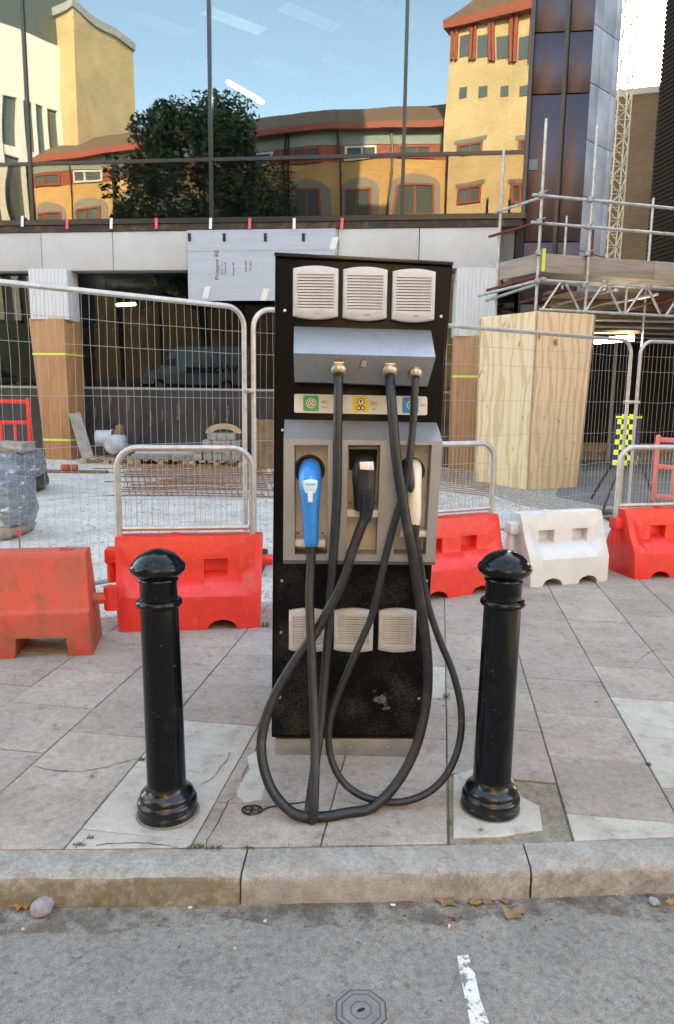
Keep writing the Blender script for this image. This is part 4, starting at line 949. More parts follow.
# vents
def vent_set(quads, m):
    base = None
    for (x0, x1, y0, y1) in quads:
        a = V(x0, y1, YF); c = V(x1, y0, YF); wv, hv = c.x-a.x, c.z-a.z; ctr = Vector(((a.x+c.x)/2, YF, (a.z+c.z)/2))
        vr = bpy.data.objects.new('vent_grille', None)
        arc = hv*.055
        def outline(k, w2, h2, ar):
            pts = []
            for i in range(9): t = -1+i/4; pts.append((w2*t, -h2-ar*(1-t*t)))
            for i in range(9): t = 1-i/4; pts.append((w2*t, h2+ar*(1-t*t)))
            return pts
        w2, h2 = wv/2, hv/2-arc; iw, ih = w2*.80, h2*.74
        o0 = outline(0, w2, h2, arc); inner = []
        for i in range(9): t = -1+i/4; inner.append((iw*t, -ih))
        for i in range(9): t = 1-i/4; inner.append((iw*t, ih))
        b = MB()
        rg = [[Vector((x, 0, z)) for x, z in o0], [Vector((x, -.012, z)) for x, z in o0], [Vector((x*.985, -.019, z*.988)) for x, z in o0], [Vector((x*.94, -.023, z*.95)) for x, z in o0], [Vector((x, -.0235, z)) for x, z in inner], [Vector((x, -.004, z)) for x, z in inner]]
        b.rings(rg, cap=False); b.v = [v+ctr for v in b.v]
        fr = b.build('vent_grille', m, ch, ang=50)
        b = MB(); b.box(ctr.x-iw, ctr.x+iw, YF-.006, YF-.003, ctr.z-ih, ctr.z+ih); b.build('backing', 'dark', fr)
        nS = 12; pitch = 2*ih/nS
        mb = MB(); t = pitch
        mb.hexa([(-iw, -.0225, -.0010), (iw, -.0225, -.0010), (iw, -.0225, pitch*.60), (-iw, -.0225, pitch*.60), (-iw, -.010, pitch*.35), (iw, -.010, pitch*.35), (iw, -.010, pitch*.9), (-iw, -.010, pitch*.9)])
        first = mb.build('louvre', m, fr, world=False, smooth=False)
        inv = RM[ch.name].inverted()
        for k in range(nS):
            loc = inv @ Vector((ctr.x, YF, ctr.z-ih+(k+.12)*pitch))
            if k == 0: first.location = loc
            else: instance(first, 'louvre', fr, loc)
        if m == 'vent': text('rittal', .011, 'greyblock', ch, Vector((ctr.x+.01, YF-.0245, ctr.z-h2*.87)), (1, 0, 0), (0, 0, 1), ext=.0003)
vent_set([(293, 338.7, 266.5, 319.5), (342.3, 387.6, 267.5, 321), (391, 435.5, 269.5, 322.5)], 'vent')
vent_set([(289, 326, 608, 650.8), (333.6, 373.5, 608, 650.8), (377.7, 416.3, 608, 650.8)], 'vent_dirty')
# canopy with the cable glands
YN = 2.61
zN = V(365, 354.5, YN).z; zT = V(365, 328, YF).z; zB = V(365, 384.5, YF).z
def xz(px, py, Y): p = V(px, py, Y); return Vector((p.x, Y, p.z))
b = MB()
l3 = [xz(294, 326, YF+.001), xz(293.6, 353.0, YN), xz(294.5, 381.5, YN+.09), xz(294.5, 382.5, YF+.001)]
r3 = [xz(431, 330, YF+.001), xz(435.8, 357, YN), xz(427.5, 386, YN+.09), xz(427.5, 387, YF+.001)]
b.rings([l3, r3]); b.build('gland_canopy', 'alu', ch, bevel=.0025)
b = MB(); pxbox(b, rect(356, 371, 358, 371), YN+.010, YN+.0155); 
# worn sticker on the canopy face (follows its slope)
def canp(px, py, off=-.0015):
    t = (py-355)/(383-355); Y = YN+.09*t+off; return V(px, py, Y)
b = MB(); pts = [(357, 371), (370, 372), (369, 366), (367, 362), (366, 359), (362, 358), (360, 361), (359, 366)]
b.prism([canp(*p) for p in pts], (0, 0, 0), (0, -.0008, 0)); b.build('worn_sticker', 'rust_smear', ch)
b = MB(); pts = [(361, 366), (366, 367), (367, 361), (363, 360)]; b.prism([canp(*p, -.003) for p in pts], (0, 0, 0), (0, -.0004, 0)); b.build('worn_sticker', 'vent_dirty', ch)
glands = [(338.6, 367.5, .032), (389.7, 368.5, .032), (415.6, 370.5, .027)]
for px, py, rr in glands:
    c = canp(px, py); c2_ = c+Vector((0, .01, 0)); dn = Vector((0, -.45, -.89))
    b = MB(); p = c+Vector((0, .012, .012)); ax = dn
    b.tube([p, p+ax*.014], rr*1.12, 6); b.build('gland_nut', 'nickel', ch, bevel=.002)
    b = MB(); b.tube([p+ax*.0145, p+ax*.022, p+ax*.030, p+ax*.038, p+ax*.042], [rr*.98, rr*1.02, rr*.98, rr*.86, rr*.7], 20); b.build('gland_dome', 'nickel', ch)
    b = MB(); q = [canp(px-4, py-8), canp(px+4, py-8), canp(px+5, py+1), canp(px-5, py+1)]; b.prism(q, (0, 0, 0), (0, -.0004, 0)); b.build('rust_stain', 'rust_smear', ch)
# pictogram strip
def strip_pt(px, py, d=0): return V(px, py, YF-.003-d)
b = MB(); k = 2.0
def rrect(x0, x1, y0, y1, r, sl=0.):
    pts = []
    for cx_, cy_, a0 in ((x1-r, y1-r, 0), (x0+r, y1-r, 90), (x0+r, y0+r, 180), (x1-r, y0+r, 270)):
        for i in range(4): a = rad(a0+i*30); pts.append((cx_+r*math.cos(a), cy_+r*math.sin(a)+sl*(cx_-x0)))
    return pts
b.prism([strip_pt(*p) for p in rrect(294.2, 427.2, 393.8, 412.6, 2, .02)], (0, 0, 0), (0, -.0015, 0)); b.build('pictogram_strip', 'strip', ch, smooth=False)
def flat(pts, m, d, nm): 
    b = MB(); b.prism([strip_pt(*p, d) for p in pts], (0, 0, 0), (0, -.0006, 0)); return b.build(nm, m, ch, smooth=False)
def disc(cx_, cy_, r, n=14): return [(cx_+r*math.cos(2*PI*i/n), cy_+r*math.sin(2*PI*i/n)) for i in range(n)]
flat(rrect(303.2, 318.8, 395.2, 411, 1.8, .02), 'green', .002, 'socket_pictogram'); flat(disc(311.2, 403.2, 5.0), 'white', .003, 'socket_pictogram')
flat(disc(311.2, 403.2, 4.1), 'ink', .0035, 'socket_pictogram'); flat(disc(311.2, 403.2, 3.3), 'white', .004, 'socket_pictogram')
for dx, dy in ((-1.7, 0), (1.7, 0), (0, -1.7), (0, 1.7)): flat(disc(311.2+dx, 403.2+dy, .85, 8), 'ink', .005, 'socket_pictogram')
flat(rrect(352.8, 369, 396.2, 412, 1.8, .02), 'yellow', .002, 'socket_pictogram')
flat(disc(360.8, 401.8, 3.7), 'ink', .003, 'socket_pictogram'); flat(disc(360.8, 401.8, 2.9), 'white', .0035, 'socket_pictogram'); flat([(359.2, 400), (362.4, 400), (360.8, 403.6)], 'ink', .0042, 'socket_pictogram')
for dx in (-2.2, 1.9): flat(disc(360.9+dx, 408, 2.3), 'ink', .003, 'socket_pictogram'); flat(disc(360.9+dx, 408, 1.3), 'white', .0035, 'socket_pictogram')
flat(rrect(402.3, 418.5, 397, 413, 1.8, .02), 'cyan', .002, 'socket_pictogram'); flat(disc(410.8, 405, 4.3), 'white', .003, 'socket_pictogram'); flat(disc(410.8, 405, 3.4), 'cyan', .0035, 'socket_pictogram')
for dx, dy in ((-1.5, -.9), (1.5, -.9), (-1.2, 1.2), (1.2, 1.2), (0, 0)): flat(disc(410.8+dx, 405+dy, .7, 8), 'white', .0045, 'socket_pictogram')
def stext(s, px, py, size): p = strip_pt(px, py, .0025); text(s, size, 'ink', ch, p, (1, 0, -.02), (0, 0, 1), ext=.0003)
stext('AC', 324.5, 402, .017); stext('TYPE 2', 324.5, 407.5, .008); stext('DC', 374, 403.5, .019); stext('JEVS', 374, 408.8, .008); stext('DC', 423.2, 405.5, .012)
# socket housing
YH = 2.655
hx = MB()
def hq(px, py): return V(px, py, YH)
def hbox(c): 
    pxbox(hx, c, YH, YF+.002)
T0, B0 = 441, 556
o = (283.6, 442.6)   # outer x at top; bottom 434.8
xo = lambda side, py: (283.6-.003*(py-440)) if side < 0 else (442.6-(py-441)*.065)
lx = [(294.4, 328.0), (348.0, 380.5), (397.5, 432.0)]
bxs = [(294.6, 327.5), (346.0, 376.5), (393.5, 425.8)]
yt, yb = 445.0, 554.5
def X(edge, y):   # edge x at y by interpolation top->bottom
    a, c = edge; return a+(c-a)*(y-yt)/(yb-yt)
E0 = (283.6, 283.2); E7 = (442.3, 435.2)
E = [E0, (lx[0][0], bxs[0][0]), (lx[0][1], bxs[0][1]), (lx[1][0], bxs[1][0]), (lx[1][1], bxs[1][1]), (lx[2][0], bxs[2][0]), (lx[2][1], bxs[2][1]), E7]
for i in (0, 2, 4, 6): hbox([(X(E[i], yb), yb), (X(E[i+1], yb), yb), (X(E[i+1], yt), yt), (X(E[i], yt), yt)])
hbox([(X(E0, 561), 560), (X(E7, 561), 562), (X(E7, yb), yb), (X(E0, yb), yb)])
hx.build('socket_housing', 'alu', ch, bevel=.0)
b = MB(); l3 = [xz(284.6, 419.3, YF+.001), xz(283.6, 439.0, YH), xz(283.6, yt, YH), Vector((xz(283.6, yt, YH).x, YF+.001, xz(283.6, yt, YH).z))]
r3 = [xz(436.8, 422.5, YF+.001), xz(442.6, 441.5, YH), xz(442.3, yt, YH), Vector((xz(442.3, yt, YH).x, YF+.001, xz(442.3, yt, YH).z))]
b.rings([l3, r3]); b.build('housing_hood', 'alu', ch, bevel=.0)
b = MB(); pxbox(b, [(283.2, 563.5), (435, 565), (435.2, 562.1), (283.2, 560.1)], YH+.004, YF); b.build('underside_strip', mat('housing_underside_shade', (.09, .09, .09), .6), ch)  # underside strip in darker grey, its shade put into the colour
# recess backs, sockets, trays
YB = YF-.055
def rec(px, py, d=0): return V(px, py, YB-d)
for i in range(3):
    e0, e1 = E[1+2*i], E[2+2*i]; b = MB(); fr = [hq(X(e0, yb), yb), hq(X(e1, yb), yb), hq(X(e1, yt), yt), hq(X(e0, yt), yt)]
    fr = [Vector((p.x, YB, p.z)) for p in fr]; b.hexa(fr+[p+Vector((0, .01, 0)) for p in fr]); b.build('recess_panel', 'recess', ch)
def rdisc(cx_, cy_, r, m, nm, d=.001, n=22):
    c = rec(cx_, cy_, d); b = MB(); b.tube([c+Vector((0, .004, 0)), c+Vector((0, -.002, 0))], r, n); return b.build(nm, m, ch)
rdisc(309.6, 470, .060, 'rubber', 'socket'); rdisc(309.6, 470, .052, 'dark', 'socket', .004)
rdisc(411, 471, .054, 'rubber', 'socket'); rdisc(411, 471, .046, 'dark', 'socket', .004)
b = MB(); c4_ = [(349, 470), (376, 470), (377.5, 447.5), (349, 447.5)]; b.prism([rec(*p, .002) for p in c4_], (0, 0, 0), (0, -.004, 0)); b.build('socket', 'dark', ch)
b = MB(); b.prism([rec(*p, .001) for p in [(347.5, 446.5), (379, 446.5), (379, 449), (347.5, 449)]], (0, 0, 0), (0, -.012, 0)); b.build('socket_hood', 'galv_dull', ch)
for (x0, x1, y0, y1) in ((295.2, 325.5, 540, 546.5), (347.0, 378.5, 510, 517), (400, 430, 531, 536.5)):
    Yt = YH+.012; fr = [V(x0, y1, Yt), V(x1, y1, Yt), V(x1, y0, Yt), V(x0, y0, Yt)]
    b = MB(); lo = fr[0].z; hi = fr[2].z
    b.box(fr[0].x, fr[1].x, Yt-.004, Yt, lo, hi); b.box(fr[0].x, fr[1].x, Yt+.0005, YB-.0005, hi-.004, hi); b.build('plug_tray', 'tray', ch, bevel=.0015)
    for xx in (x0+3, x1-3): p = rec(xx, y0-7, .0); b2_ = MB(); b2_.tube([p, p+Vector((0, -.004, 0))], .004, 8); b2_.build('screw', 'rust', ch)
# scuff on the lower panel
b = MB(); pts = [(373, 690), (381, 688), (387, 693), (386, 700), (391, 708), (384, 711), (379, 704), (373, 702)]
b.prism([V(x, y, YF) for x, y in pts], (0, 0, 0), (0, -.0006, 0))
sm = mat('scuff', (.13, .12, .11), .8)
_n = sm.node_tree.nodes; _l = sm.node_tree.links; _t = _n.new('ShaderNodeTexNoise'); _t.inputs['Scale'].default_value = 42; _t.inputs['Detail'].default_value = 6; _c = _n.new('ShaderNodeTexCoord'); _l.new(_c.outputs['Object'], _t.inputs['Vector'])
_r = _n.new('ShaderNodeMapRange'); _r.inputs[1].default_value = .44; _r.inputs[2].default_value = .62; _r.inputs[4].default_value = .8; _l.new(_t.outputs[0], _r.inputs[0]); _l.new(_r.outputs[0], _n['Principled BSDF'].inputs['Alpha'])
b.build('scuff_mark', sm, ch)

# plugs (held in their sockets) -----------------------------------------
def prof_tube(pts, rs, n=16): return MB().tube(catmull(pts, 4), [tuple(a) for a in interp(rs, 4)], n)
def interp(rs, sub):
    out = []
    for i in range(len(rs)-1):
        for k in range(sub):
            t = k/sub; t = t*t*(3-2*t)*.5+t*.5; out.append((rs[i][0]*(1-t)+rs[i+1][0]*t, rs[i][1]*(1-t)+rs[i+1][1]*t))
    out.append(tuple(rs[-1])); return out
# blue plug
bp = root('charging_plug', V(311, 545, 2.64), 'blue charging plug with pale grip label in the left socket', 'plug', 'charging plugs on their hoses')
pts = [rec(310, 468), V(310, 468.5, 2.715), V(310, 473, 2.665), V(310.2, 482, 2.632), V(310.5, 497, 2.622), V(311, 515, 2.625), V(311.3, 530, 2.632), V(311.4, 541, 2.635), V(311.4, 546.5, 2.637)]
rs = [(.036, .036), (.040, .040), (.043, .040), (.043, .035), (.037, .030), (.0305, .027), (.0285, .026), (.0285, .026), (.021, .020)]
prof_tube(pts, rs, 20).build('body', 'blue', bp)
b = MB(); b.tube([V(311.4, 545, 2.637), V(311.5, 552, 2.637)], [.0225, .021], 16); b.build('strain_relief', 'rubber', bp)
def decal(par, pts, Y, m, nm, th=.004):
    b = MB(); b.prism([V(x, y, Y) for x, y in pts], (0, 0, 0), (0, -th, 0)); return b.build(nm, m, par, bevel=.001)
decal(bp, [(302.5, 481), (305, 479.8), (310.3, 479), (315.5, 479.8), (318, 481), (317.3, 487), (315, 493), (305.5, 493), (303.3, 487)], 2.600, 'blue_light', 'grip_label', .008)
decal(bp, [(307.8, 491.5), (313, 491.5), (312.6, 502), (308, 502)], 2.594, 'white', 'release_button', .006)
decal(bp, [(306, 475.5), (309, 475), (309, 476.3), (306, 476.6)], 2.618, 'ink', 'vent_slot', .004); decal(bp, [(311.5, 474.8), (315, 475.3), (315, 476.6), (311.5, 476.2)], 2.618, 'ink', 'vent_slot', .004)
text('MENNEKES', .0075, 'blue', bp, V(310.3, 484.3, 2.5905), (1, 0, 0), (0, 0, 1), ext=.0003)
# black plug
kp = root('charging_plug', V(366, 516, 2.64), 'bulky black charging plug with a white sticker in the middle socket', 'plug', 'charging plugs on their hoses')
pts = [rec(364, 463), V(365, 463, 2.70), V(364.5, 468, 2.66), V(363.8, 480, 2.645), V(363, 495, 2.64), V(361, 510, 2.645)]
prof_tube(pts, [(.036, .034), (.040, .038), (.045, .040), (.043, .038), (.036, .036), (.027, .028)], 14).build('body', 'rubber', kp)
b = MB(); b.tube([V(368, 466, 2.632), V(368.5, 482, 2.620), V(368, 500, 2.612), V(366, 514, 2.618), V(365, 521, 2.628)], [(.026, .024), (.027, .022), (.026, .022), (.024, .022), (.020, .020)], 8); b.build('handle_grip', mat('grip_blue_black', (.02, .028, .042), .35), kp, ang=20)
decal(kp, [(359.7, 461.8), (373.2, 461.5), (374, 470), (360, 469)], 2.588, 'white', 'sticker', .012)
for k in range(9):
    y = 490+k*2.8; decal(kp, [(364, y), (372, y-.4), (372, y+.6), (364, y+1.0)], 2.588, 'galv_dull' if 0 else 'dark', 'grip_ridge', .003)
# cream plug
cp_ = root('charging_plug', V(412, 525, 2.64), 'cream charging plug with black trigger in the right socket', 'plug', 'charging plugs on their hoses')
pts = [rec(413, 468), V(414.3, 466, 2.71), V(415, 471, 2.665), V(415, 485, 2.640), V(413.8, 500, 2.632), V(413, 514, 2.632), V(412.6, 524, 2.636)]
prof_tube(pts, [(.026, .028), (.027, .028), (.026, .028), (.024, .027), (.028, .027), (.030, .026), (.027, .024)], 14).build('body', 'cream', cp_)
b = MB(); b.tube([V(409.5, 462, 2.625), V(409.5, 475, 2.612), V(411, 487, 2.610), V(411.5, 492, 2.616)], [(.012, .01), (.018, .014), (.015, .012), (.007, .007)], 10); b.build('trigger', mat('trigger_dark', (.03, .034, .042), .35), cp_)
b = MB(); b.tube([V(412.7, 523, 2.636), V(413.5, 528, 2.636), V(414.5, 535, 2.636)], [.025, .024, .018], 14); b.build('strain_relief', 'rubber', cp_)
# hoses ------------------------------------------------------------------
def hose(pl, r, label, nm='charging_hose', loc=None):
    pts = [V(x, y, Y) for x, y, Y in pl]
    for p in pts: p.z = max(p.z, r+.001)
    o = root(nm, pts[0] if loc is None else loc, label, 'hose', 'hoses of the charging post')
    MB().tube(catmull(pts, 6), r, 14).build('hose_tube', 'hose', o)
    return o
hose([(338.6, 377, 2.655), (338.2, 400, 2.625), (337.5, 440, 2.60), (336.8, 500, 2.595), (333, 560, 2.60), (330, 610, 2.60), (326, 660, 2.58), (321, 720, 2.52), (313, 780, 2.43), (309.5, 805, 2.39), (309.5, 818, 2.37), (311, 828, 2.345), (312.5, 824, 2.32), (313.8, 806, 2.325), (315, 770, 2.37), (315, 737, 2.42), (313.5, 700, 2.47), (311.5, 651, 2.53), (309.6, 600, 2.59), (310.5, 570, 2.62), (311.4, 548, 2.637)], .0170, 'thick black hose hanging in a narrow loop from the left gland to the blue plug')
hose([(389.7, 378, 2.655), (391, 395, 2.61), (393.5, 425, 2.585), (397, 462, 2.57), (405, 513, 2.56), (412.4, 554, 2.56), (418, 590, 2.56), (425, 633, 2.555), (428, 669, 2.55), (426, 705, 2.54), (416, 747, 2.50), (397, 783, 2.45), (372, 808, 2.40), (347, 821, 2.365), (318, 824, 2.335), (293, 813, 2.34), (272, 790, 2.38), (262, 758, 2.43), (263, 730, 2.47), (274, 697, 2.51), (293, 664, 2.545), (316, 632, 2.57), (331.5, 604, 2.585), (343, 580, 2.595), (352, 552, 2.605), (360, 530, 2.615), (364.5, 519, 2.625)], .0185, 'thickest black hose sweeping in the widest loop from the middle gland to the black plug')
hose([(415.6, 378, 2.655), (414.2, 400, 2.64), (413, 425, 2.63), (409.5, 459, 2.605), (405, 487, 2.605), (397.6, 513, 2.605), (390, 540, 2.61), (384, 564, 2.61), (378, 590, 2.60), (371, 618, 2.59), (361, 641, 2.58), (345, 678, 2.56), (333, 708, 2.54), (328.5, 733, 2.52), (331, 758, 2.50), (341, 779, 2.47), (358, 794, 2.445), (382, 801.5, 2.43), (407, 801, 2.43), (432, 790, 2.45), (450, 769, 2.48), (460, 740, 2.52), (461, 708, 2.55), (453, 673, 2.585), (440, 641, 2.61), (430, 612, 2.63), (424, 587, 2.64), (419.5, 560, 2.64), (415, 536, 2.637)], .0135, 'thinner black hose looping to the right from the right gland to the cream plug')
# cable tie end on the hose
p = V(314, 815, 2.30); 
# dark quatrefoil tag on a cord lying left of the loops
q0 = G(252, 811); tg = root('quatrefoil_tag', q0, 'small dark iron quatrefoil tag on a thin cord left of the hoses', 'metal tag')
b = MB()
for i in range(4):
    a = rad(45+90*i); c = q0+Vector((.019*math.cos(a), .014*math.sin(a), .006)); b.tube([c+Vector((.013*math.cos(t), .0125*math.sin(t), 0)) for t in [k*2*PI/12 for k in range(12)]], .0028, 6, closed=True)
b.build('tag_loops', 'cast_dirty', tg)
b = MB(); b.tube([q0+Vector((.036*math.cos(t), .030*math.sin(t), .005)) for t in [k*2*PI/18 for k in range(18)]], .0035, 6, closed=True); b.build('ring', 'cast_dirty', tg)
b = MB(); b.tube(catmull([G(262, 810, .006), G(272, 806.5, .005), G(285, 804.5, .004), G(298, 803, .004), G(308, 801, .004)], 4), .003, 6); b.build('cord', 'rubber', tg)

# ================================================================== SMALL THINGS ON THE GROUND
def rock(p, r, nm, m, label, cat, sq_=.7, grp=None):
    bm = bmesh.new(); bmesh.ops.create_icosphere(bm, subdivisions=2, radius=r)
    for v in bm.verts: v.co *= random.uniform(.8, 1.12); v.co.z *= sq_
    me = bpy.data.meshes.new(nm); bm.to_mesh(me); bm.free(); me.materials.append(M[m]); o = bpy.data.objects.new(nm, me); COL.objects.link(o); o.location = (p.x, p.y, p.z+r*sq_*.75); o.rotation_euler = (0, 0, random.uniform(0, 3))
    return tag(o, label, cat, grp)
rock(G(42, 912, zr), .036, 'stone', 'stone_small', 'purplish grey stone lying in the gutter beside an orange leaf', 'stone')
rock(G(654, 904, zr), .018, 'stone', 'stone_small', 'small grey stone in the gutter near the right edge of the picture', 'stone')
rock(G(23, 930, zr), .006, 'stone', 'slab_pale', 'tiny pale pebble on the road below the purplish stone', 'stone')
rock(G(265, 922, zr), .006, 'stone', 'slab_pale', 'tiny white pebble on the road below the kerb joint', 'stone')
rock(G(235, 949, zr), .005, 'stone', 'slab_pale', 'tiny white pebble on the road left of the access cover', 'stone')
rock(G(481, 831), .008, 'stone', 'leaf_dry', 'small brown chip against the base of the right bollard', 'stone')
rock(G(500, 891, zr), .006, 'stone', 'slab_pale', 'white pebble in the gutter at the kerb right of the leaves', 'stone')
rock(G(616, 895, zr), .007, 'stone', 'slab_pale', 'white pebble in the gutter left of the small grey stone', 'stone')
def leaf(px, py, r, m, label, seed, cat='leaf'):
    r *= 1.5; rnd = random.Random(seed); c = G(px, py, zr); n = 12; a0 = rnd.uniform(0, 6)
    o = []; 
    for i in range(n):
        a = 2*PI*i/n; rr = r*(.45+.55*abs(math.cos(2.5*a/1.0+.3)))*rnd.uniform(.8, 1.1)
        o.append(Vector((rr*math.cos(a+a0), rr*math.sin(a+a0)*.8, rnd.uniform(.002, .55)*r)))
    b = MB(); b.v = [Vector((0, 0, r*.25))]+o; b.f = [(0, 1+i, 1+(i+1) % n) for i in range(n)]
    k = len(b.v); b.v += [v-Vector((0, 0, .0012)) for v in b.v]; b.f += [tuple(k+i for i in reversed(f)) for f in b.f]
    b.v = [v+c for v in b.v]
    r *= 1; rt = root('dry_leaf', c, label, cat, 'dry leaves in the gutter'); b.build('blade', m, rt, ang=80)
    d = Vector((math.cos(a0), math.sin(a0), 0)); MB().tube([c+Vector((0, 0, .004)), c+d*r*1.3+Vector((0, 0, .003))], .0011, 4).build('stalk', m, rt)
leaf(22, 908, .022, 'leaf_orange', 'orange brown leaf beside the purplish stone at the left', 1)
leaf(446, 903, .026, 'leaf_dry', 'curled brown leaf at the left end of the gutter cluster', 2); leaf(474, 904, .018, 'leaf_orange', 'small orange leaf in the middle of the gutter cluster', 3)
leaf(487, 903, .014, 'leaf_dry', 'crumpled brown scrap beside the orange leaf in the cluster', 6)
leaf(513, 915, .030, 'leaf_dry', 'largest pale brown lobed leaf at the right end of the gutter cluster', 4); leaf(455, 918, .018, 'leaf_dry', 'small brown leaf just above the cigarette butt', 5)
leaf(672, 903, .020, 'leaf_orange', 'orange brown leaf at the right edge of the gutter', 7); leaf(195, 908, .008, 'leaf_dry', 'tiny brown leaf scrap by the kerb left of the joint', 8)
leaf(505, 902, .016, 'leaf_dry', 'small brown leaf touching the largest leaf', 9)
p = G(449, 928, zr); ct = root('cigarette_butt', p, 'orange cigarette butt on the road below the leaf cluster', 'cigarette butt')
MB().tube([p+Vector((-.004, -.011, .0042)), p+Vector((0, 0, .0042))], .004, 8).build('filter', 'cork', ct); MB().tube([p+Vector((0, .0005, .0042)), p+Vector((.002, .007, .0042))], .0038, 8).build('paper', 'white', ct)
p = G(393, 906, zr); ct = root('cigarette_butt', p, 'pale cigarette butt lying flat in the gutter near the middle', 'cigarette butt')
MB().tube([p+Vector((-.008, 0, .004)), p+Vector((.008, 0, .004))], .0036, 8).build('filter', 'cream', ct)
p = G(190, 909, zr); ct = root('cigarette_butt', p, 'short pinkish cigarette butt in the gutter below the mossy kerb', 'cigarette butt')
MB().tube([p+Vector((-.006, 0, .004)), p+Vector((.006, .003, .004))], .0038, 8).build('filter', 'cream', ct)
# weeds and moss in the joints
def tufts(spots, nm):
    b = MB()
    for px, py, n, hgt, sp in spots:
        c = G(px, py)
        for i in range(n):
            q = c+Vector((random.gauss(0, sp), random.gauss(0, .006), 0)); a = random.uniform(0, 2*PI); l_ = hgt*random.uniform(.4, 1.1); w_ = .0016
            tip = q+Vector((math.cos(a)*l_*.7, math.sin(a)*l_*.7, l_)); s_ = Vector((-math.sin(a), math.cos(a), 0))*w_; k = len(b.v)
            b.v += [q-s_, q+s_, (q+tip)/2+s_*.8+Vector((0, 0, l_*.12)), tip, (q+tip)/2-s_*.8+Vector((0, 0, l_*.12))]; b.f.append((k, k+1, k+2, k+3, k+4))
    b.build(nm, 'moss', kind='stuff', smooth=False)
tufts([(446, 698, 26, .03, .008), (80, 845, 60, .008, .012), (197, 847, 90, .009, .016), (215, 848, 60, .008, .016), (142, 760, 40, .010, .008), (90, 838, 30, .008, .006), (247, 848, 50, .006, .012), (648, 765, 40, .012, .006), (449, 823, 30, .008, .004), (300, 846, 40, .004, .04), (360, 846, 40, .004, .04), (340, 794, 14, .004, .004), (265, 627, 40, .05, .02), (330, 845, 30, .004, .05)], 'joint_weeds')

# ================================================================== THINGS ON THE SITE
def lumpy(name, loc, dims, m, par, seed, n=3, amp=.12, boxy=.35):
    rnd = random.Random(seed); bm = bmesh.new(); bmesh.ops.create_cube(bm, size=2); bmesh.ops.subdivide_edges(bm, edges=bm.edges, cuts=7, use_grid_fill=True)
    for v in bm.verts:
        c = v.co.copy(); s_ = c.normalized(); c = c.lerp(s_*1.15, boxy)
        ns = math.sin(c.x*3.1+seed)*math.cos(c.y*2.7+seed)*.5+math.sin(c.z*5+c.x*4)*.35+rnd.uniform(-.3, .3)
        c *= 1+amp*ns; v.co = Vector((c.x*dims[0]/2, c.y*dims[1]/2, max((c.z+1)*dims[2]/2, 0)))+Vector(loc)
    b = MB(); b.v = [v.co.copy() for v in bm.verts]; b.f = [tuple(x.index for x in f.verts) for f in bm.faces]; bm.free()
    return b.build(name, m, par, ang=60)
c = G(-24, 497); c.y += .5; wr = root('wrapped_pallet_load', c, 'larger plastic wrapped pallet load at the left with a black base', 'wrapped load', 'plastic wrapped loads')
lumpy('black_base', c, (1.35, 1.1, .30), 'blackbag', wr, 1, amp=.05); lumpy('stretch_wrap', c+Vector((-.05, 0, .16)), (1.42, 1.2, .48), 'wrap', wr, 2, amp=.06, boxy=.5)
for i in range(3): lumpy('sack', c+Vector((-.45+.42*i, -.1, .60)), (.5, .5, .17), 'greyblock', wr, 5+i)
c = G(-34, 545); c.y += .5; wr = root('wrapped_pallet_load', c, 'smaller plastic wrapped load right at the left edge near the fence', 'wrapped load', 'plastic wrapped loads')
lumpy('base_block', c, (.74, .66, .2), 'greyblock', wr, 4, amp=.05); lumpy('stretch_wrap', c+Vector((0, 0, .1)), (.82, .72, .52), 'wrap', wr, 9, amp=.06)
# red pedestrian barriers
def ped_barrier(c, rz, label, fade, hh=1.0):
    r = root('pedestrian_barrier', c, label, 'plastic barrier', 'red plastic pedestrian barriers', rz)
    for x in (-.5, .5): MB().box(x-.035, x+.035, -.03, .03, 0, hh).build('post', fade, r, world=False, bevel=.02)
    for z in (.12, hh-.45, hh-.07): MB().box(-.464, .464, -.02, .02, z-.035, z+.035).build('rail', fade, r, world=False, bevel=.01)
    for x in (-.25, 0, .25): MB().box(x-.025, x+.025, -.015, .015, .156, hh-.486).build('bar', fade, r, world=False, bevel=.008)
    for x in (-.5, .5): MB().box(x-.03, x+.03, -.25, .25, 0.003, .05).build('foot', 'rubber', r, world=False, bevel=.01)
p = V(17, 435, 12.6); p.z = .0; p2 = Vector((p.x-.56, 13.2, 0)); ped_barrier(p2, rad(8), 'red plastic pedestrian barrier behind the wrapped load at the left edge', 'red', 1.38)
p = G(664, 512); ped_barrier(p+Vector((.52, .35, .01)), rad(-40), 'faded pinkish red pedestrian barrier at the right edge behind the tube frame', 'red_faded')
# board, pipes, pallets, timber
c = G(84, 461); bd = root('leaning_board', c, 'grey board leaning against the foot of the left column', 'board')
a = V(95, 458, 15.3); a.z = .01; d_ = V(83, 460, 15.3); d_.z = .01; e = V(68.5, 414, 15.75); f = V(80, 412, 15.75)
MB().hexa([d_, a, f, e]+[q+Vector((0, .03, 0)) for q in (d_, a, f, e)]).build('board_sheet', 'greyblock', bd)
MB().tube([d_+Vector((.1, -.0, .05)), a+Vector((-.05, -.0, .08))], .01, 4).build('edge_batten', 'timber', bd)
c = V(106, 447, 15.6); dz_ = root('duct_offcut', (c.x, c.y, .2), 'grey plastic duct offcut on the pallet behind the fence', 'duct')
q = V(97, 438, 15.6); q2 = V(111, 438, 15.6); MB().tube([q, q2], .17, 16).build('pipe', 'duct', dz_); MB().tube([q2+Vector((.0, 0, 0)), q2+Vector((.05, 0, 0))], .19, 16).build('collar', 'duct', dz_)
c = V(116, 450, 15.5); sk = root('plastic_sack', (c.x, c.y, .15), 'tied grey plastic sack beside the duct offcut', 'sack')
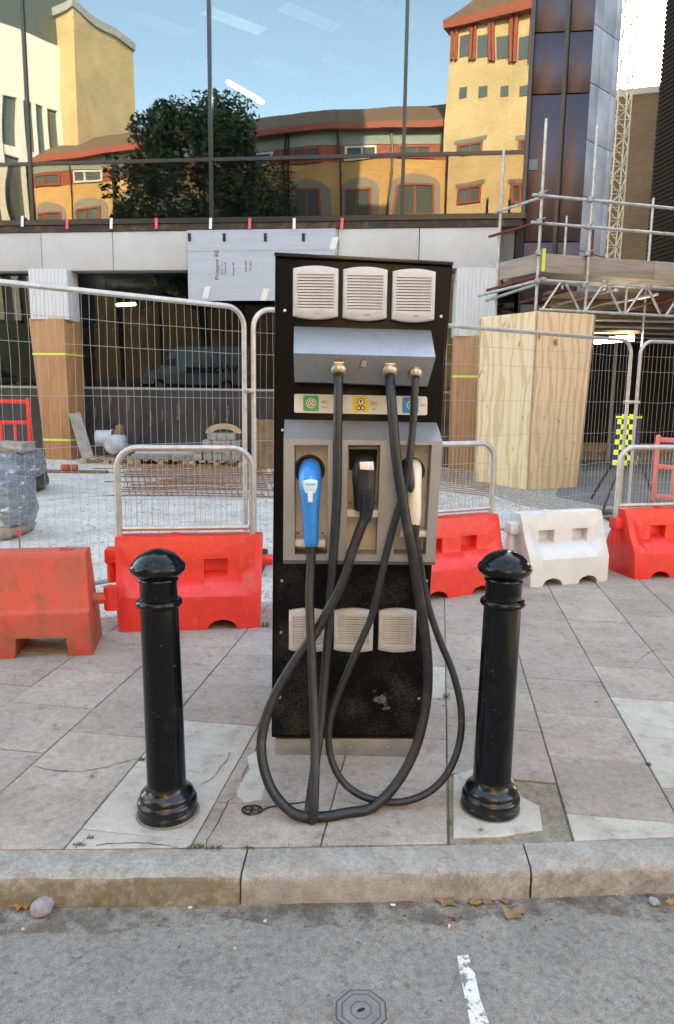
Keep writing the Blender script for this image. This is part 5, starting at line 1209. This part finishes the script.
lumpy('sack_body', Vector((c.x+.0, c.y, .18)), (.42, .38, .42), 'duct', sk, 12, amp=.15, boxy=.8); lumpy('sack_neck', Vector((c.x+.08, c.y, .55)), (.16, .16, .25), 'leaf_dry', sk, 14, amp=.3, boxy=.8)
def pallet(c, rz, label, w_=1.15, d_=.9, z=.003):
    r = root('pallet', (c.x, c.y, z), label, 'pallet', 'timber pallets by the building', rz)
    for i in range(3): MB().box(-w_/2, w_/2, -d_/2+i*(d_-.09)/2, -d_/2+.09+i*(d_-.09)/2, 0, .02).build('board', 'pallet', r, world=False)
    for i in range(3):
        for j in range(3): x = -w_/2+j*(w_-.12)/2; MB().box(x, x+.12, -d_/2+i*(d_-.09)/2, -d_/2+.09+i*(d_-.09)/2, .021, .10).build('block', 'pallet', r, world=False)
    for i in range(6): x = -w_/2+i*(w_-.1)/5; MB().box(x, x+.1, -d_/2, d_/2, .101, .122).build('board', 'pallet', r, world=False)
    return r
pc = G(113, 459); pc.y = 15.35; pc.x = V(115, 459, 15.35).x; pallet(pc, rad(-6), 'timber pallet on the ground just right of the leaning board')
pc2 = V(168, 459, 15.3); pc2.z = 0; pallet(pc2, rad(-6), 'timber pallet stacked with grey panels, second right of the board')
pn = root('panel_stack', (pc2.x, pc2.y, .126), 'flat grey panels lying on the second pallet', 'panels')
for i in range(3): MB().box(pc2.x-.75+.08*i, pc2.x+.7+.05*i, pc2.y-.4, pc2.y+.3, .13+i*.055, .18+i*.055).build('panel', 'greyblock' if i < 2 else 'duct', pn, bevel=.004)
pc3 = V(222, 460, 15.1); pc3.z = 0; pallet(pc3, rad(-6), 'timber pallet under the stepped stack of grey blocks')
tk = root('block_stack', (pc3.x, pc3.y, .125), 'stepped stack of grey concrete blocks with a curved timber piece on top', 'block stack')
for row, (x0, x1) in enumerate(((-.55, .55), (-.55, .5), (-.35, .45), (-.25, .4))):
    n = int((x1-x0)/.2)
    for i in range(n): x = x0+i*.2+random.uniform(-.01, .01); MB().box(pc3.x+x, pc3.x+x+.185, pc3.y-.3, pc3.y+.2, .128+row*.142, .128+row*.142+.138).build('block', 'greyblock', tk, bevel=.01)
b = MB(); z0_ = .128+4*.142; pl = []
for i in range(9): a = PI*i/8; pl.append((pc3.x+.07+.38*math.cos(a), pc3.y-.2, z0_+.2*math.sin(a)))
for i in range(9): a = PI-PI*i/8; pl.append((pc3.x+.07+.24*math.cos(a), pc3.y-.2, z0_+.09*math.sin(a)))
b.prism(pl, (0, 0, 0), (0, .08, 0)); b.build('curved_former', 'pallet', tk, smooth=False)
p0 = V(245, 440, 14.6); sd_ = root('plywood_upstand', (p0.x+.6, p0.y, 0), 'dark brown plywood upstand behind the fence left of the charging post', 'plywood sheet')
MB().box(p0.x+.25, p0.x+1.7, p0.y, p0.y+.03, 0.003, 1.0).build('sheet', 'timber_brown', sd_); MB().box(p0.x+.2, p0.x+.249, p0.y-.02, p0.y+.03, 0.003, 1.02).build('batten', 'timber', sd_)
# rebar mat
rb = root('rebar_mat', G(200, 478), 'rusty reinforcing bars lying in a loose grid on the concrete', 'reinforcing bars')
q = [G(130, 497), G(282, 500), G(268, 462), G(122, 464)]
def bar(p, q_, nm='bar'): return MB().tube([p, (p+q_)/2+Vector((0, 0, random.uniform(0, .02))), q_], .009, 4).build(nm, 'rust', rb, smooth=False)
for i in range(34):
    t = i/33; z = Vector((0, 0, .015+random.uniform(0, .03))); a = q[0].lerp(q[3], t**.8)+z; c = q[1].lerp(q[2], t**.8)+z; a = a+Vector((random.gauss(0, .35), 0, 0)); bar(a, c+Vector((random.gauss(0, .2), random.gauss(0, .12), 0)))
for i in range(26):
    t = i/25; z = Vector((0, 0, .035)); a = q[0].lerp(q[1], t)+z; c = q[3].lerp(q[2], t)+z; bar(a, c)
rb2 = root('rebar_mat', G(470, 482), 'thin rusty bars on the ground right of the charging post', 'reinforcing bars')
for i in range(14):
    a = G(430, 466+i*1.9)+Vector((0, 0, .03)); c = G(492, 470+i*2.2)+Vector((0, 0, .03)); MB().tube([a, c], .007, 4).build('bar', 'rust', rb2, smooth=False)
for px, py, h_, lab in ((20, 549, .17, 'red capped steel pin standing beyond the scuffed barrier at the left'), (167, 496, .33, 'red capped steel pin standing in the rusty bars'), (232, 470, .18, 'dark steel pin standing at the far side of the rusty bars')):
    p = G(px, py); r = root('marker_pin', p, lab, 'marker pin', 'capped steel pins'); MB().tube([p, p+Vector((0, 0, h_))], .009, 6).build('rod', 'rust', r)
    MB().lathe([(.012, h_-.04), (.016, h_-.04), (.018, h_), (.03, h_+.004), (.03, h_+.018), (.0, h_+.022)], p, 10).build('cap', 'red' if 'red' in lab[:3] else 'rust', r)
p = G(67, 473); br = root('red_bricks', p, 'two red bricks on a dark timber strip near the left column', 'bricks')
for i in range(2): MB().box(p.x-.1+.16*i, p.x+.04+.16*i, p.y-.05, p.y+.05, .055, .16).build('brick', 'terracotta', br, bevel=.01)
MB().box(p.x-.45, p.x+.75, p.y-.08, p.y+.1, .004, .05).build('timber_strip', 'timber_brown', br)

# chequered tripod
p = G(622, 500); p = Vector((p.x, 10.9, .013)); tr = root('tripod_sign', p, 'tripod stand hung with yellow and navy chequered fabric behind the fence', 'tripod')
zt_ = 1.33; apex = Vector((p.x, p.y, zt_))
tops = [V(616, 414, 10.8), V(645, 412, 10.8)]
xl0, xr0, xl1, xr1 = V(616, 414, 10.8).x, V(645, 414, 10.8).x, V(609, 465, 10.6).x, V(642, 467, 10.6).x
zT_, zB_ = V(620, 414, 10.8).z, V(620, 465, 10.6).z
F0 = [Vector((xl1, 10.6, zB_)), Vector((xl1+.32, 10.5, zB_)), Vector((xl0+.26, 10.75, zT_)), Vector((xl0, 10.8, zT_))]
R0 = [Vector((xl1+.32, 10.5, zB_)), Vector((xr1, 10.75, zB_)), Vector((xr0, 10.9, zT_)), Vector((xl0+.26, 10.75, zT_))]
MB().hexa(F0+[v+Vector((0, .03, 0)) for v in F0]).build('fabric_panel', 'navy', tr, smooth=False); MB().hexa(R0+[v+Vector((0, .03, 0)) for v in R0]).build('fabric_panel', 'navy', tr, smooth=False)
def bil(Q, u, v): return Q[0].lerp(Q[1], u).lerp(Q[3].lerp(Q[2], u), v)
b = MB()
for i in range(4):
    for j in range(10):
        if (i+j) % 2: continue
        u0, u1, v0, v1 = .12+i*.2, .12+(i+1)*.2, j/10, (j+1)/10; b = MB(); b.prism([bil(F0, u0, v0), bil(F0, u1, v0), bil(F0, u1, v1), bil(F0, u0, v1)], (0, -.004, 0), (0, -.008, 0)); b.build('hi_vis_check', 'hiviz', tr, smooth=False)
for i in range(2):
    for j in range(4):
        if (i+j) % 2: continue
        b = MB(); b.prism([bil(R0, .5+i*.13, j/12), bil(R0, .63+i*.13, j/12), bil(R0, .63+i*.13, (j+1)/12), bil(R0, .5+i*.13, (j+1)/12)], (0, -.004, 0), (0, -.008, 0)); b.build('hi_vis_check', 'hiviz', tr, smooth=False)
b = MB(); b.prism([bil(F0, 0, .92), bil(F0, 1, .92), bil(F0, 1, .96), bil(F0, 0, .96)], (0, -.009, 0), (0, -.012, 0)); b.build('hi_vis_band', 'hiviz', tr, smooth=False); b = MB(); b.prism([bil(R0, 0, .92), bil(R0, 1, .92), bil(R0, 1, .96), bil(R0, 0, .96)], (0, -.009, 0), (0, -.012, 0))
b.build('hi_vis_band', 'hiviz', tr, smooth=False)
for (a, c) in ((V(617, 455, 10.65), G(591, 500)), (V(622, 462, 10.55), G(603, 512)), (V(640, 462, 10.8), G(656, 504))): MB().tube([a, c+Vector((0, 0, .02))], .02, 8).build('leg', 'rubber', tr)

# ================================================================== STREET BEHIND THE CAMERA (seen in the mirror glass)
# authored as it appears past the mirror plane, then reflected to its true place across the road
def vp(px, Y): v = V(px, 300, Y); return (v.x, v.y)
def window(wl, par, s0, s1, z0, z1, fm='terracotta', dv=1, d=0.0):
    wl.put('window_reveal', 'stone' if 0 else 'roof', par, s0-.12, s1+.12, z0-.12, z1+.22, d-.02, d+.03, smooth=False) if 0 else None
    f = MB(); t = .11
    wl.box(f, s0, s1, z0, z0+t, d, d+.09); wl.box(f, s0, s1, z1-t, z1, d, d+.09); wl.box(f, s0, s0+t, z0+t, z1-t, d, d+.09); wl.box(f, s1-t, s1, z0+t, z1-t, d, d+.09)
    for k in range(dv): m_ = s0+(s1-s0)*(k+1)/(dv+1); wl.box(f, m_-t/2, m_+t/2, z0+t, z1-t, d, d+.08)
    fo = f.build('window', fm, par, mirror=True, smooth=False); wl.put('pane', 'pane_far', fo, s0+t, s1-t, z0+t, z1-t, d+.0, d+.03, smooth=False)
q0, q1, q2, q3 = vp(40, 53), vp(115, 50.6), vp(285, 46.5), vp(441, 45.0)
lb = root('yellow_brick_terrace', mir(Vector((*q3, 0))), 'long yellow brick building with red trim and tiled roof mirrored low in the glass', 'building')
for ii, (a, c) in enumerate(((q0, q1), (q1, q2), (q2, q3))):
    wl = Wall(a, c, True); L_ = (Vector(c)-Vector(a)).length
    zE = wl.q(400, 129)[1] if ii == 2 else None
    if ii == 2: ZE = zE
ZE = Wall(q2, q3).q(400, 130)[1]
zz_ = lambda y: Wall(q2, q3).q(400, y)[1]
for ii, (a, c) in enumerate(((q0, q1), (q1, q2), (q2, q3))):
    wl = Wall(a, c, True); L_ = (Vector(c)-Vector(a)).length
    wl.put('brick_wall', 'oblock', lb, 0, L_, -.1, zz_(161), -6, 0, smooth=False)
    wl.put('red_band', 'terracotta', lb, 0, L_, zz_(161), zz_(145), -5.9, -.02, smooth=False)
    wl.put('green_strip', 'greenstrip', lb, 0, L_, zz_(145), zz_(131), -6, .02, smooth=False)
    wl.put('eaves_band', 'terracotta', lb, -.1, L_+.1, zz_(131), zz_(124.5), -6, .55, smooth=False)
    b = MB(); zr_ = zz_(111)+.5; b.hexa([wl.pt(-.1, zz_(124.5)+.01, .5), wl.pt(L_+.1, zz_(124.5)+.01, .5), wl.pt(L_, zr_+1.2, -4), wl.pt(0, zr_+1.2, -4), wl.pt(-.1, zz_(124.5)+.01, -8), wl.pt(L_+.1, zz_(124.5)+.01, -8), wl.pt(L_, zr_+1.2, -4.3), wl.pt(0, zr_+1.2, -4.3)]); b.build('tiled_roof', 'roof', lb, mirror=True, smooth=False)
    n = max(1, int(L_/3.1)); w_ = L_/n
    for i in range(n+1): s_p = min(i*w_+.1, L_-.1); MB().tube([wl.pt(s_p, 0, .1), wl.pt(s_p, zz_(131), .1)], .06, 6).build('downpipe', 'frame', lb, mirror=True)
    for i in range(n):
        m_ = (i+.42)*w_; window(wl, lb, m_-1.0, m_+1.0, zz_(160), zz_(146.5), 'white' if i % 2 else 'terracotta', 1)
        for fl in range(3):
            z1 = zz_(187)-fl*3.1; window(wl, lb, m_-.95, m_+.95, z1-1.75, z1, 'terracotta', 1, .045); 
            b = MB(); ap = [(m_-1.35, z1-1.9), (m_+1.35, z1-1.9)]+[(m_+1.35*math.cos(PI*k_/8), z1-.15+.75*math.sin(PI*k_/8)) for k_ in range(9)]; b.prism([wl.pt(x_, z_, 0) for x_, z_ in ap], (0, 0, 0), wl.n*.04); b.build('arched_surround', 'greyarch', lb, mirror=True, smooth=False)
# tower
a, c = vp(441.5, 44.0), vp(545, 41.2); wl = Wall(a, c, True); L_ = (Vector(c)-Vector(a)).length
tw = root('yellow_brick_tower', mir(Vector((*a, 0))), 'square yellow brick tower with hipped tile roof mirrored right in the glass', 'building')
wz = lambda px, y: Wall(a, c).q(px, y)
ze = wz(441.5, 30)[1]; wl.put('brick_wall', 'yblock', tw, 0, L_, -.1, ze, -9, 0, smooth=False)
wl.put('eaves_band', 'terracotta', tw, -.25, L_+.25, ze-.12, ze+.36, -9.2, .45, smooth=False)
b = MB(); e0, e1 = ze+.37, ze+4.6; b.hexa([wl.pt(-.2, e0, .4), wl.pt(L_+.2, e0, .4), wl.pt(L_*.62, e1, -4), wl.pt(L_*.45, e1, -4), wl.pt(-.2, e0, -9.2), wl.pt(L_+.2, e0, -9.2), wl.pt(L_*.62, e1, -5), wl.pt(L_*.45, e1, -5)]); b.build('tiled_roof', 'roof', tw, mirror=True, smooth=False)
for px in (467, 485.5, 505, 525):
    s, z1 = wz(px, 33); _, z0 = wz(px, 58); wl.put('window', 'pane_far', tw, s-.30, s+.30, z0, z1-.1, .0, .03, smooth=False)
    for dd in (-.62, -.42): pass
for px in (454.5, 459, 474, 478, 493.5, 497, 513, 517, 531, 535):
    s, z1 = wz(px, 31); _, z0 = wz(px, 61.5); wl.put('pilaster', 'terracotta', tw, s-.07, s+.07, z0, ze-.13, .0, .18, smooth=False)
for px in (465, 483.5, 504, 523):
    s, z1 = wz(px, 95-(px-465)*.06); wl.put('window', 'pane_far', tw, s-.22, s+.22, z1-.28, z1+.28, .0, .04, smooth=False)
for (x0, x1, y0, y1) in ((460, 486, 141, 156), (457.5, 484, 187, 206.5), (515.5, 530, 141, 156), (513, 528, 186, 205)):
    s0w, z0 = wz(x0, y1); s1w, z1 = wz(x1, y0); window(wl, tw, s0w, s1w, z0, z1, 'terracotta', 1)
    wl.put('lintel', 'greyblock', tw, s0w-.15, s1w+.15, z1+.03, z1+.25, 0.0, .04, smooth=False)
for fl in range(3):
    s0w, _ = wz(458, 200); s1w, _ = wz(484, 200); z1 = wz(470, 187)[1]-3.1*(fl+1); window(wl, tw, s0w, s1w, z1-1.4, z1)
# tall yellow block
A_, B_, C_ = vp(64, 56), vp(85, 54), vp(137, 60)
yb_ = root('tall_yellow_block', mir(Vector((*B_, 0))), 'tall windowless yellow brick block mirrored at the upper left of the glass', 'building')
zt_ = V(85, 8, 54).z
b = MB(); D_ = (C_[0]-12, C_[1]+12); b.prism([(*A_, 0), (*B_, 0), (*C_, 0), (*D_, 0)], (0, 0, -.1), (0, 0, zt_)); b.build('brick_wall', 'yblock', yb_, mirror=True, smooth=False)
b = MB(); k = 1.004; b.prism([(A_[0]-.1, A_[1]-.15, 0), (B_[0], B_[1]-.2, 0), (C_[0]+.2, C_[1], 0), (*D_, 0)], (0, 0, zt_+.002), (0, 0, zt_+.5)); b.build('coping', 'stone', yb_, mirror=True, smooth=False)
# white finned glass building
p0_, p1_ = (-30, 44), vp(84, 56); wl = Wall(p0_, p1_, True); L_ = (Vector(p1_)-Vector(p0_)).length
wb = root('white_finned_building', mir(Vector((*p0_, 0))), 'curving white finned glass building mirrored at the left end of the glass', 'building')
zA = V(60, 30, 56).z; 
wl.put('wall', 'pane_far', wb, 0, L_, -.1, zA+3.2, -8, -.2, smooth=False)
wl.put('white_band', 'whitefin', wb, 0, L_, V(60, 118, 56).z, V(60, 52, 56).z, -.19, 0, smooth=False)  # sunlit part painted white; the shaded part above is put in as dark glass
wl.put('white_band', 'whitefin', wb, 0, L_, V(60, 165, 56).z-.6, V(60, 165, 56).z, -.19, 0, smooth=False)
n = int(L_/1.1)
for i in range(n): s = i*L_/n; wl.put('fin', 'whitefin', wb, s, s+.34, 4, V(60, 118, 56).z-.002, -.19, .12, smooth=False)
# tree
tb = mir(Vector((*vp(200, 43), 0))); tree = root('street_tree', (tb.x, tb.y, -.1), 'large round dark green tree mirrored in the middle of the glass', 'tree')
def limb(p, q, r0_, r1_): return [(p, q, r0_, r1_)]
b = MB(); b.tube([(0, 0, 0), (.1, 0, 2), (-.05, .1, 4.4), (.05, 0, 7)], [.32, .26, .22, .17], 10); b.build('trunk', 'bark', tree, world=False)
rnd = random.Random(3); cl = []
b = MB()
for i in range(16):
    a = i*2.4; l_ = rnd.uniform(2.5, 4.6); z0 = rnd.uniform(4.2, 8); q = Vector((math.cos(a)*l_, math.sin(a)*l_, z0+rnd.uniform(1.5, 5))); m_ = q*.5+Vector((0, 0, z0*.55)); m_ = Vector((q.x*.45, q.y*.45, z0+(q.z-z0)*.4)); b.tube([(0, 0, z0), m_, q], [.11, .07, .03], 6)
    cl.append((q, rnd.uniform(1.1, 1.8)))
b.build('limbs', 'bark', tree, world=False)
for i in range(70):
    a = rnd.uniform(0, 2*PI); zc_ = rnd.uniform(-1, 1); rr = math.sqrt(1-zc_*zc_)*rnd.uniform(.55, 1); cl.append((Vector((math.cos(a)*rr*4.6, math.sin(a)*rr*4.2, 11.6+zc_*5.5)), rnd.uniform(.8, 1.6)))
b = MB()
for c, r in cl:
    for k in range(560):
        v = Vector((rnd.gauss(0, 1), rnd.gauss(0, 1), rnd.gauss(0, 1))).normalized()*r*rnd.uniform(.55, 1.05); p = c+v
        s_ = rnd.uniform(.07, .19); u = Vector((rnd.gauss(0, 1), rnd.gauss(0, 1), rnd.gauss(0, .5))).normalized(); w2 = u.cross(Vector((rnd.gauss(0, 1), rnd.gauss(0, 1), rnd.gauss(0, 1)))).normalized()
        kk = len(b.v); b.v += [p-u*s_, p+w2*s_*.6, p+u*s_, p-w2*s_*.6]; b.f.append((kk, kk+1, kk+2, kk+3))
b.build('crown', 'leaf', tree, world=False, smooth=False)
# far pavement across the road
MB().box(-60, 60, -30, -9.2, -.104, 0.0).build('far_pavement', 'slab', kind='stuff' if 0 else 'structure', smooth=False)
# the van
vx0 = vp(133, 39); vr = Vector((vx0[0], vx0[1], -.105)); cen = mir(Vector((vr.x+2.95, vr.y+.9, -.105)))
vn = root('parked_van', cen, 'long white van with mirrored lettering reflected in the dark ground floor glass', 'van')
ud = FU
def VP_(x, y, z): return vr+ud*x+Vector((-ud.y, ud.x, 0))*y+Vector((0, 0, z))
side = [(0.0, .35), (.0, .75), (.12, 1.0), (.95, 1.28), (1.75, 2.25), (2.0, 2.42), (5.75, 2.5), (5.88, 2.2), (5.9, .35)]
b = MB(); n = len(side); b.rings([[VP_(x, y*1.0+(.0 if z < 1.3 else (.12 if y < 1 else -.12)), z) for x, z in side] for y in (0, .05, 1.75, 1.8)]); b.build('body', 'van', vn, mirror=True, ang=30, bevel=.02)
def vflat(pts, m, nm, y=-.005):
    b = MB(); b.prism([VP_(x, y+(.1 if z > 1.6 else .0), z) for x, z in pts], (0, 0, 0), Vector((ud.y, -ud.x, 0))*.02); return b.build(nm, m, vn, mirror=True, smooth=False)
vflat([(1.05, 1.42), (1.95, 1.42), (1.95, 2.15), (1.75, 2.12)], 'glass_dark', 'side_window', .02)
for x in (2.1, 3.35, 4.6): vflat([(x, 1.72), (x+1.15, 1.72), (x+1.15, 2.22), (x, 2.22)], 'glass_dark', 'side_window', .06)
b = MB(); b.prism([VP_(1.0, .15, 1.36), VP_(1.72, .2, 2.22), VP_(1.72, 1.6, 2.22), VP_(1.0, 1.65, 1.36)], (0, 0, 0), Vector((0, 0, .03))); b.build('windscreen', 'glass_dark', vn, mirror=True)
for x in (.95, 4.75):
    for y in (.06, 1.6):
        w0 = VP_(x, y-.1, .345); w1 = VP_(x, y+.14, .345); o = MB().tube([w0, w1], .34, 20).build('wheel', 'tyre', vn, mirror=True); MB().tube([VP_(x, y-.11, .345), VP_(x, y-.1, .345)], .2, 16).build('hubcap', 'galv', o, mirror=True)
vflat([(.0, .62), (.22, .62), (.3, .9), (.06, .85)], 'white', 'headlight'); vflat([(-.02, .3), (5.9, .3), (5.9, .42), (-.02, .42)], 'rubber', 'side_skirt')
text('WVoltaires', .62, 'navy', vn, mir(VP_(3.95, -.03, 1.25)), -(mir(VP_(1, 0, 0))-mir(VP_(0, 0, 0))), (0, 0, 1), ext=.004, bold=True)

def block(name, x0, x1, y0, y1, h, m, label):  # out-of-view street buildings, added to cut low sky light from the sides
    r = root(name, ((x0+x1)/2, (y0+y1)/2, -.1), label, 'building')
    MB().box(x0, x1, y0, y1, -.1, h).build('wall', m, r, smooth=False); MB().box(x0-.1, x1+.1, y0-.1, y1+.1, h+.002, h+.3).build('coping', 'stone', r, smooth=False)
    for fl in range(int(h/3.4)):
        for k in range(int((y1-y0)/3)):
            for xx, sgn in ((x0, -1), (x1, 1)):
                y = y0+1+k*3; MB().box(min(xx, xx+sgn*.04), max(xx, xx+sgn*.04), y, y+1.3, 1+fl*3.4, 2.7+fl*3.4).build('window', 'pane_far', r, smooth=False)
block('added_street_building', 13, 26, 1.5, 14.5, 13, 'tan', 'tan brick building added right of the scaffold, outside the picture, to block sky light')
block('added_street_building', -40, -24, 3, 14.5, 9, 'tan', 'tan brick building added left of the glass office, outside the picture, to block sky light')
block('added_street_building', 9, 40, -30, -16, 15, 'tan', 'brown brick building added across the road beside the yellow tower to block sky light')
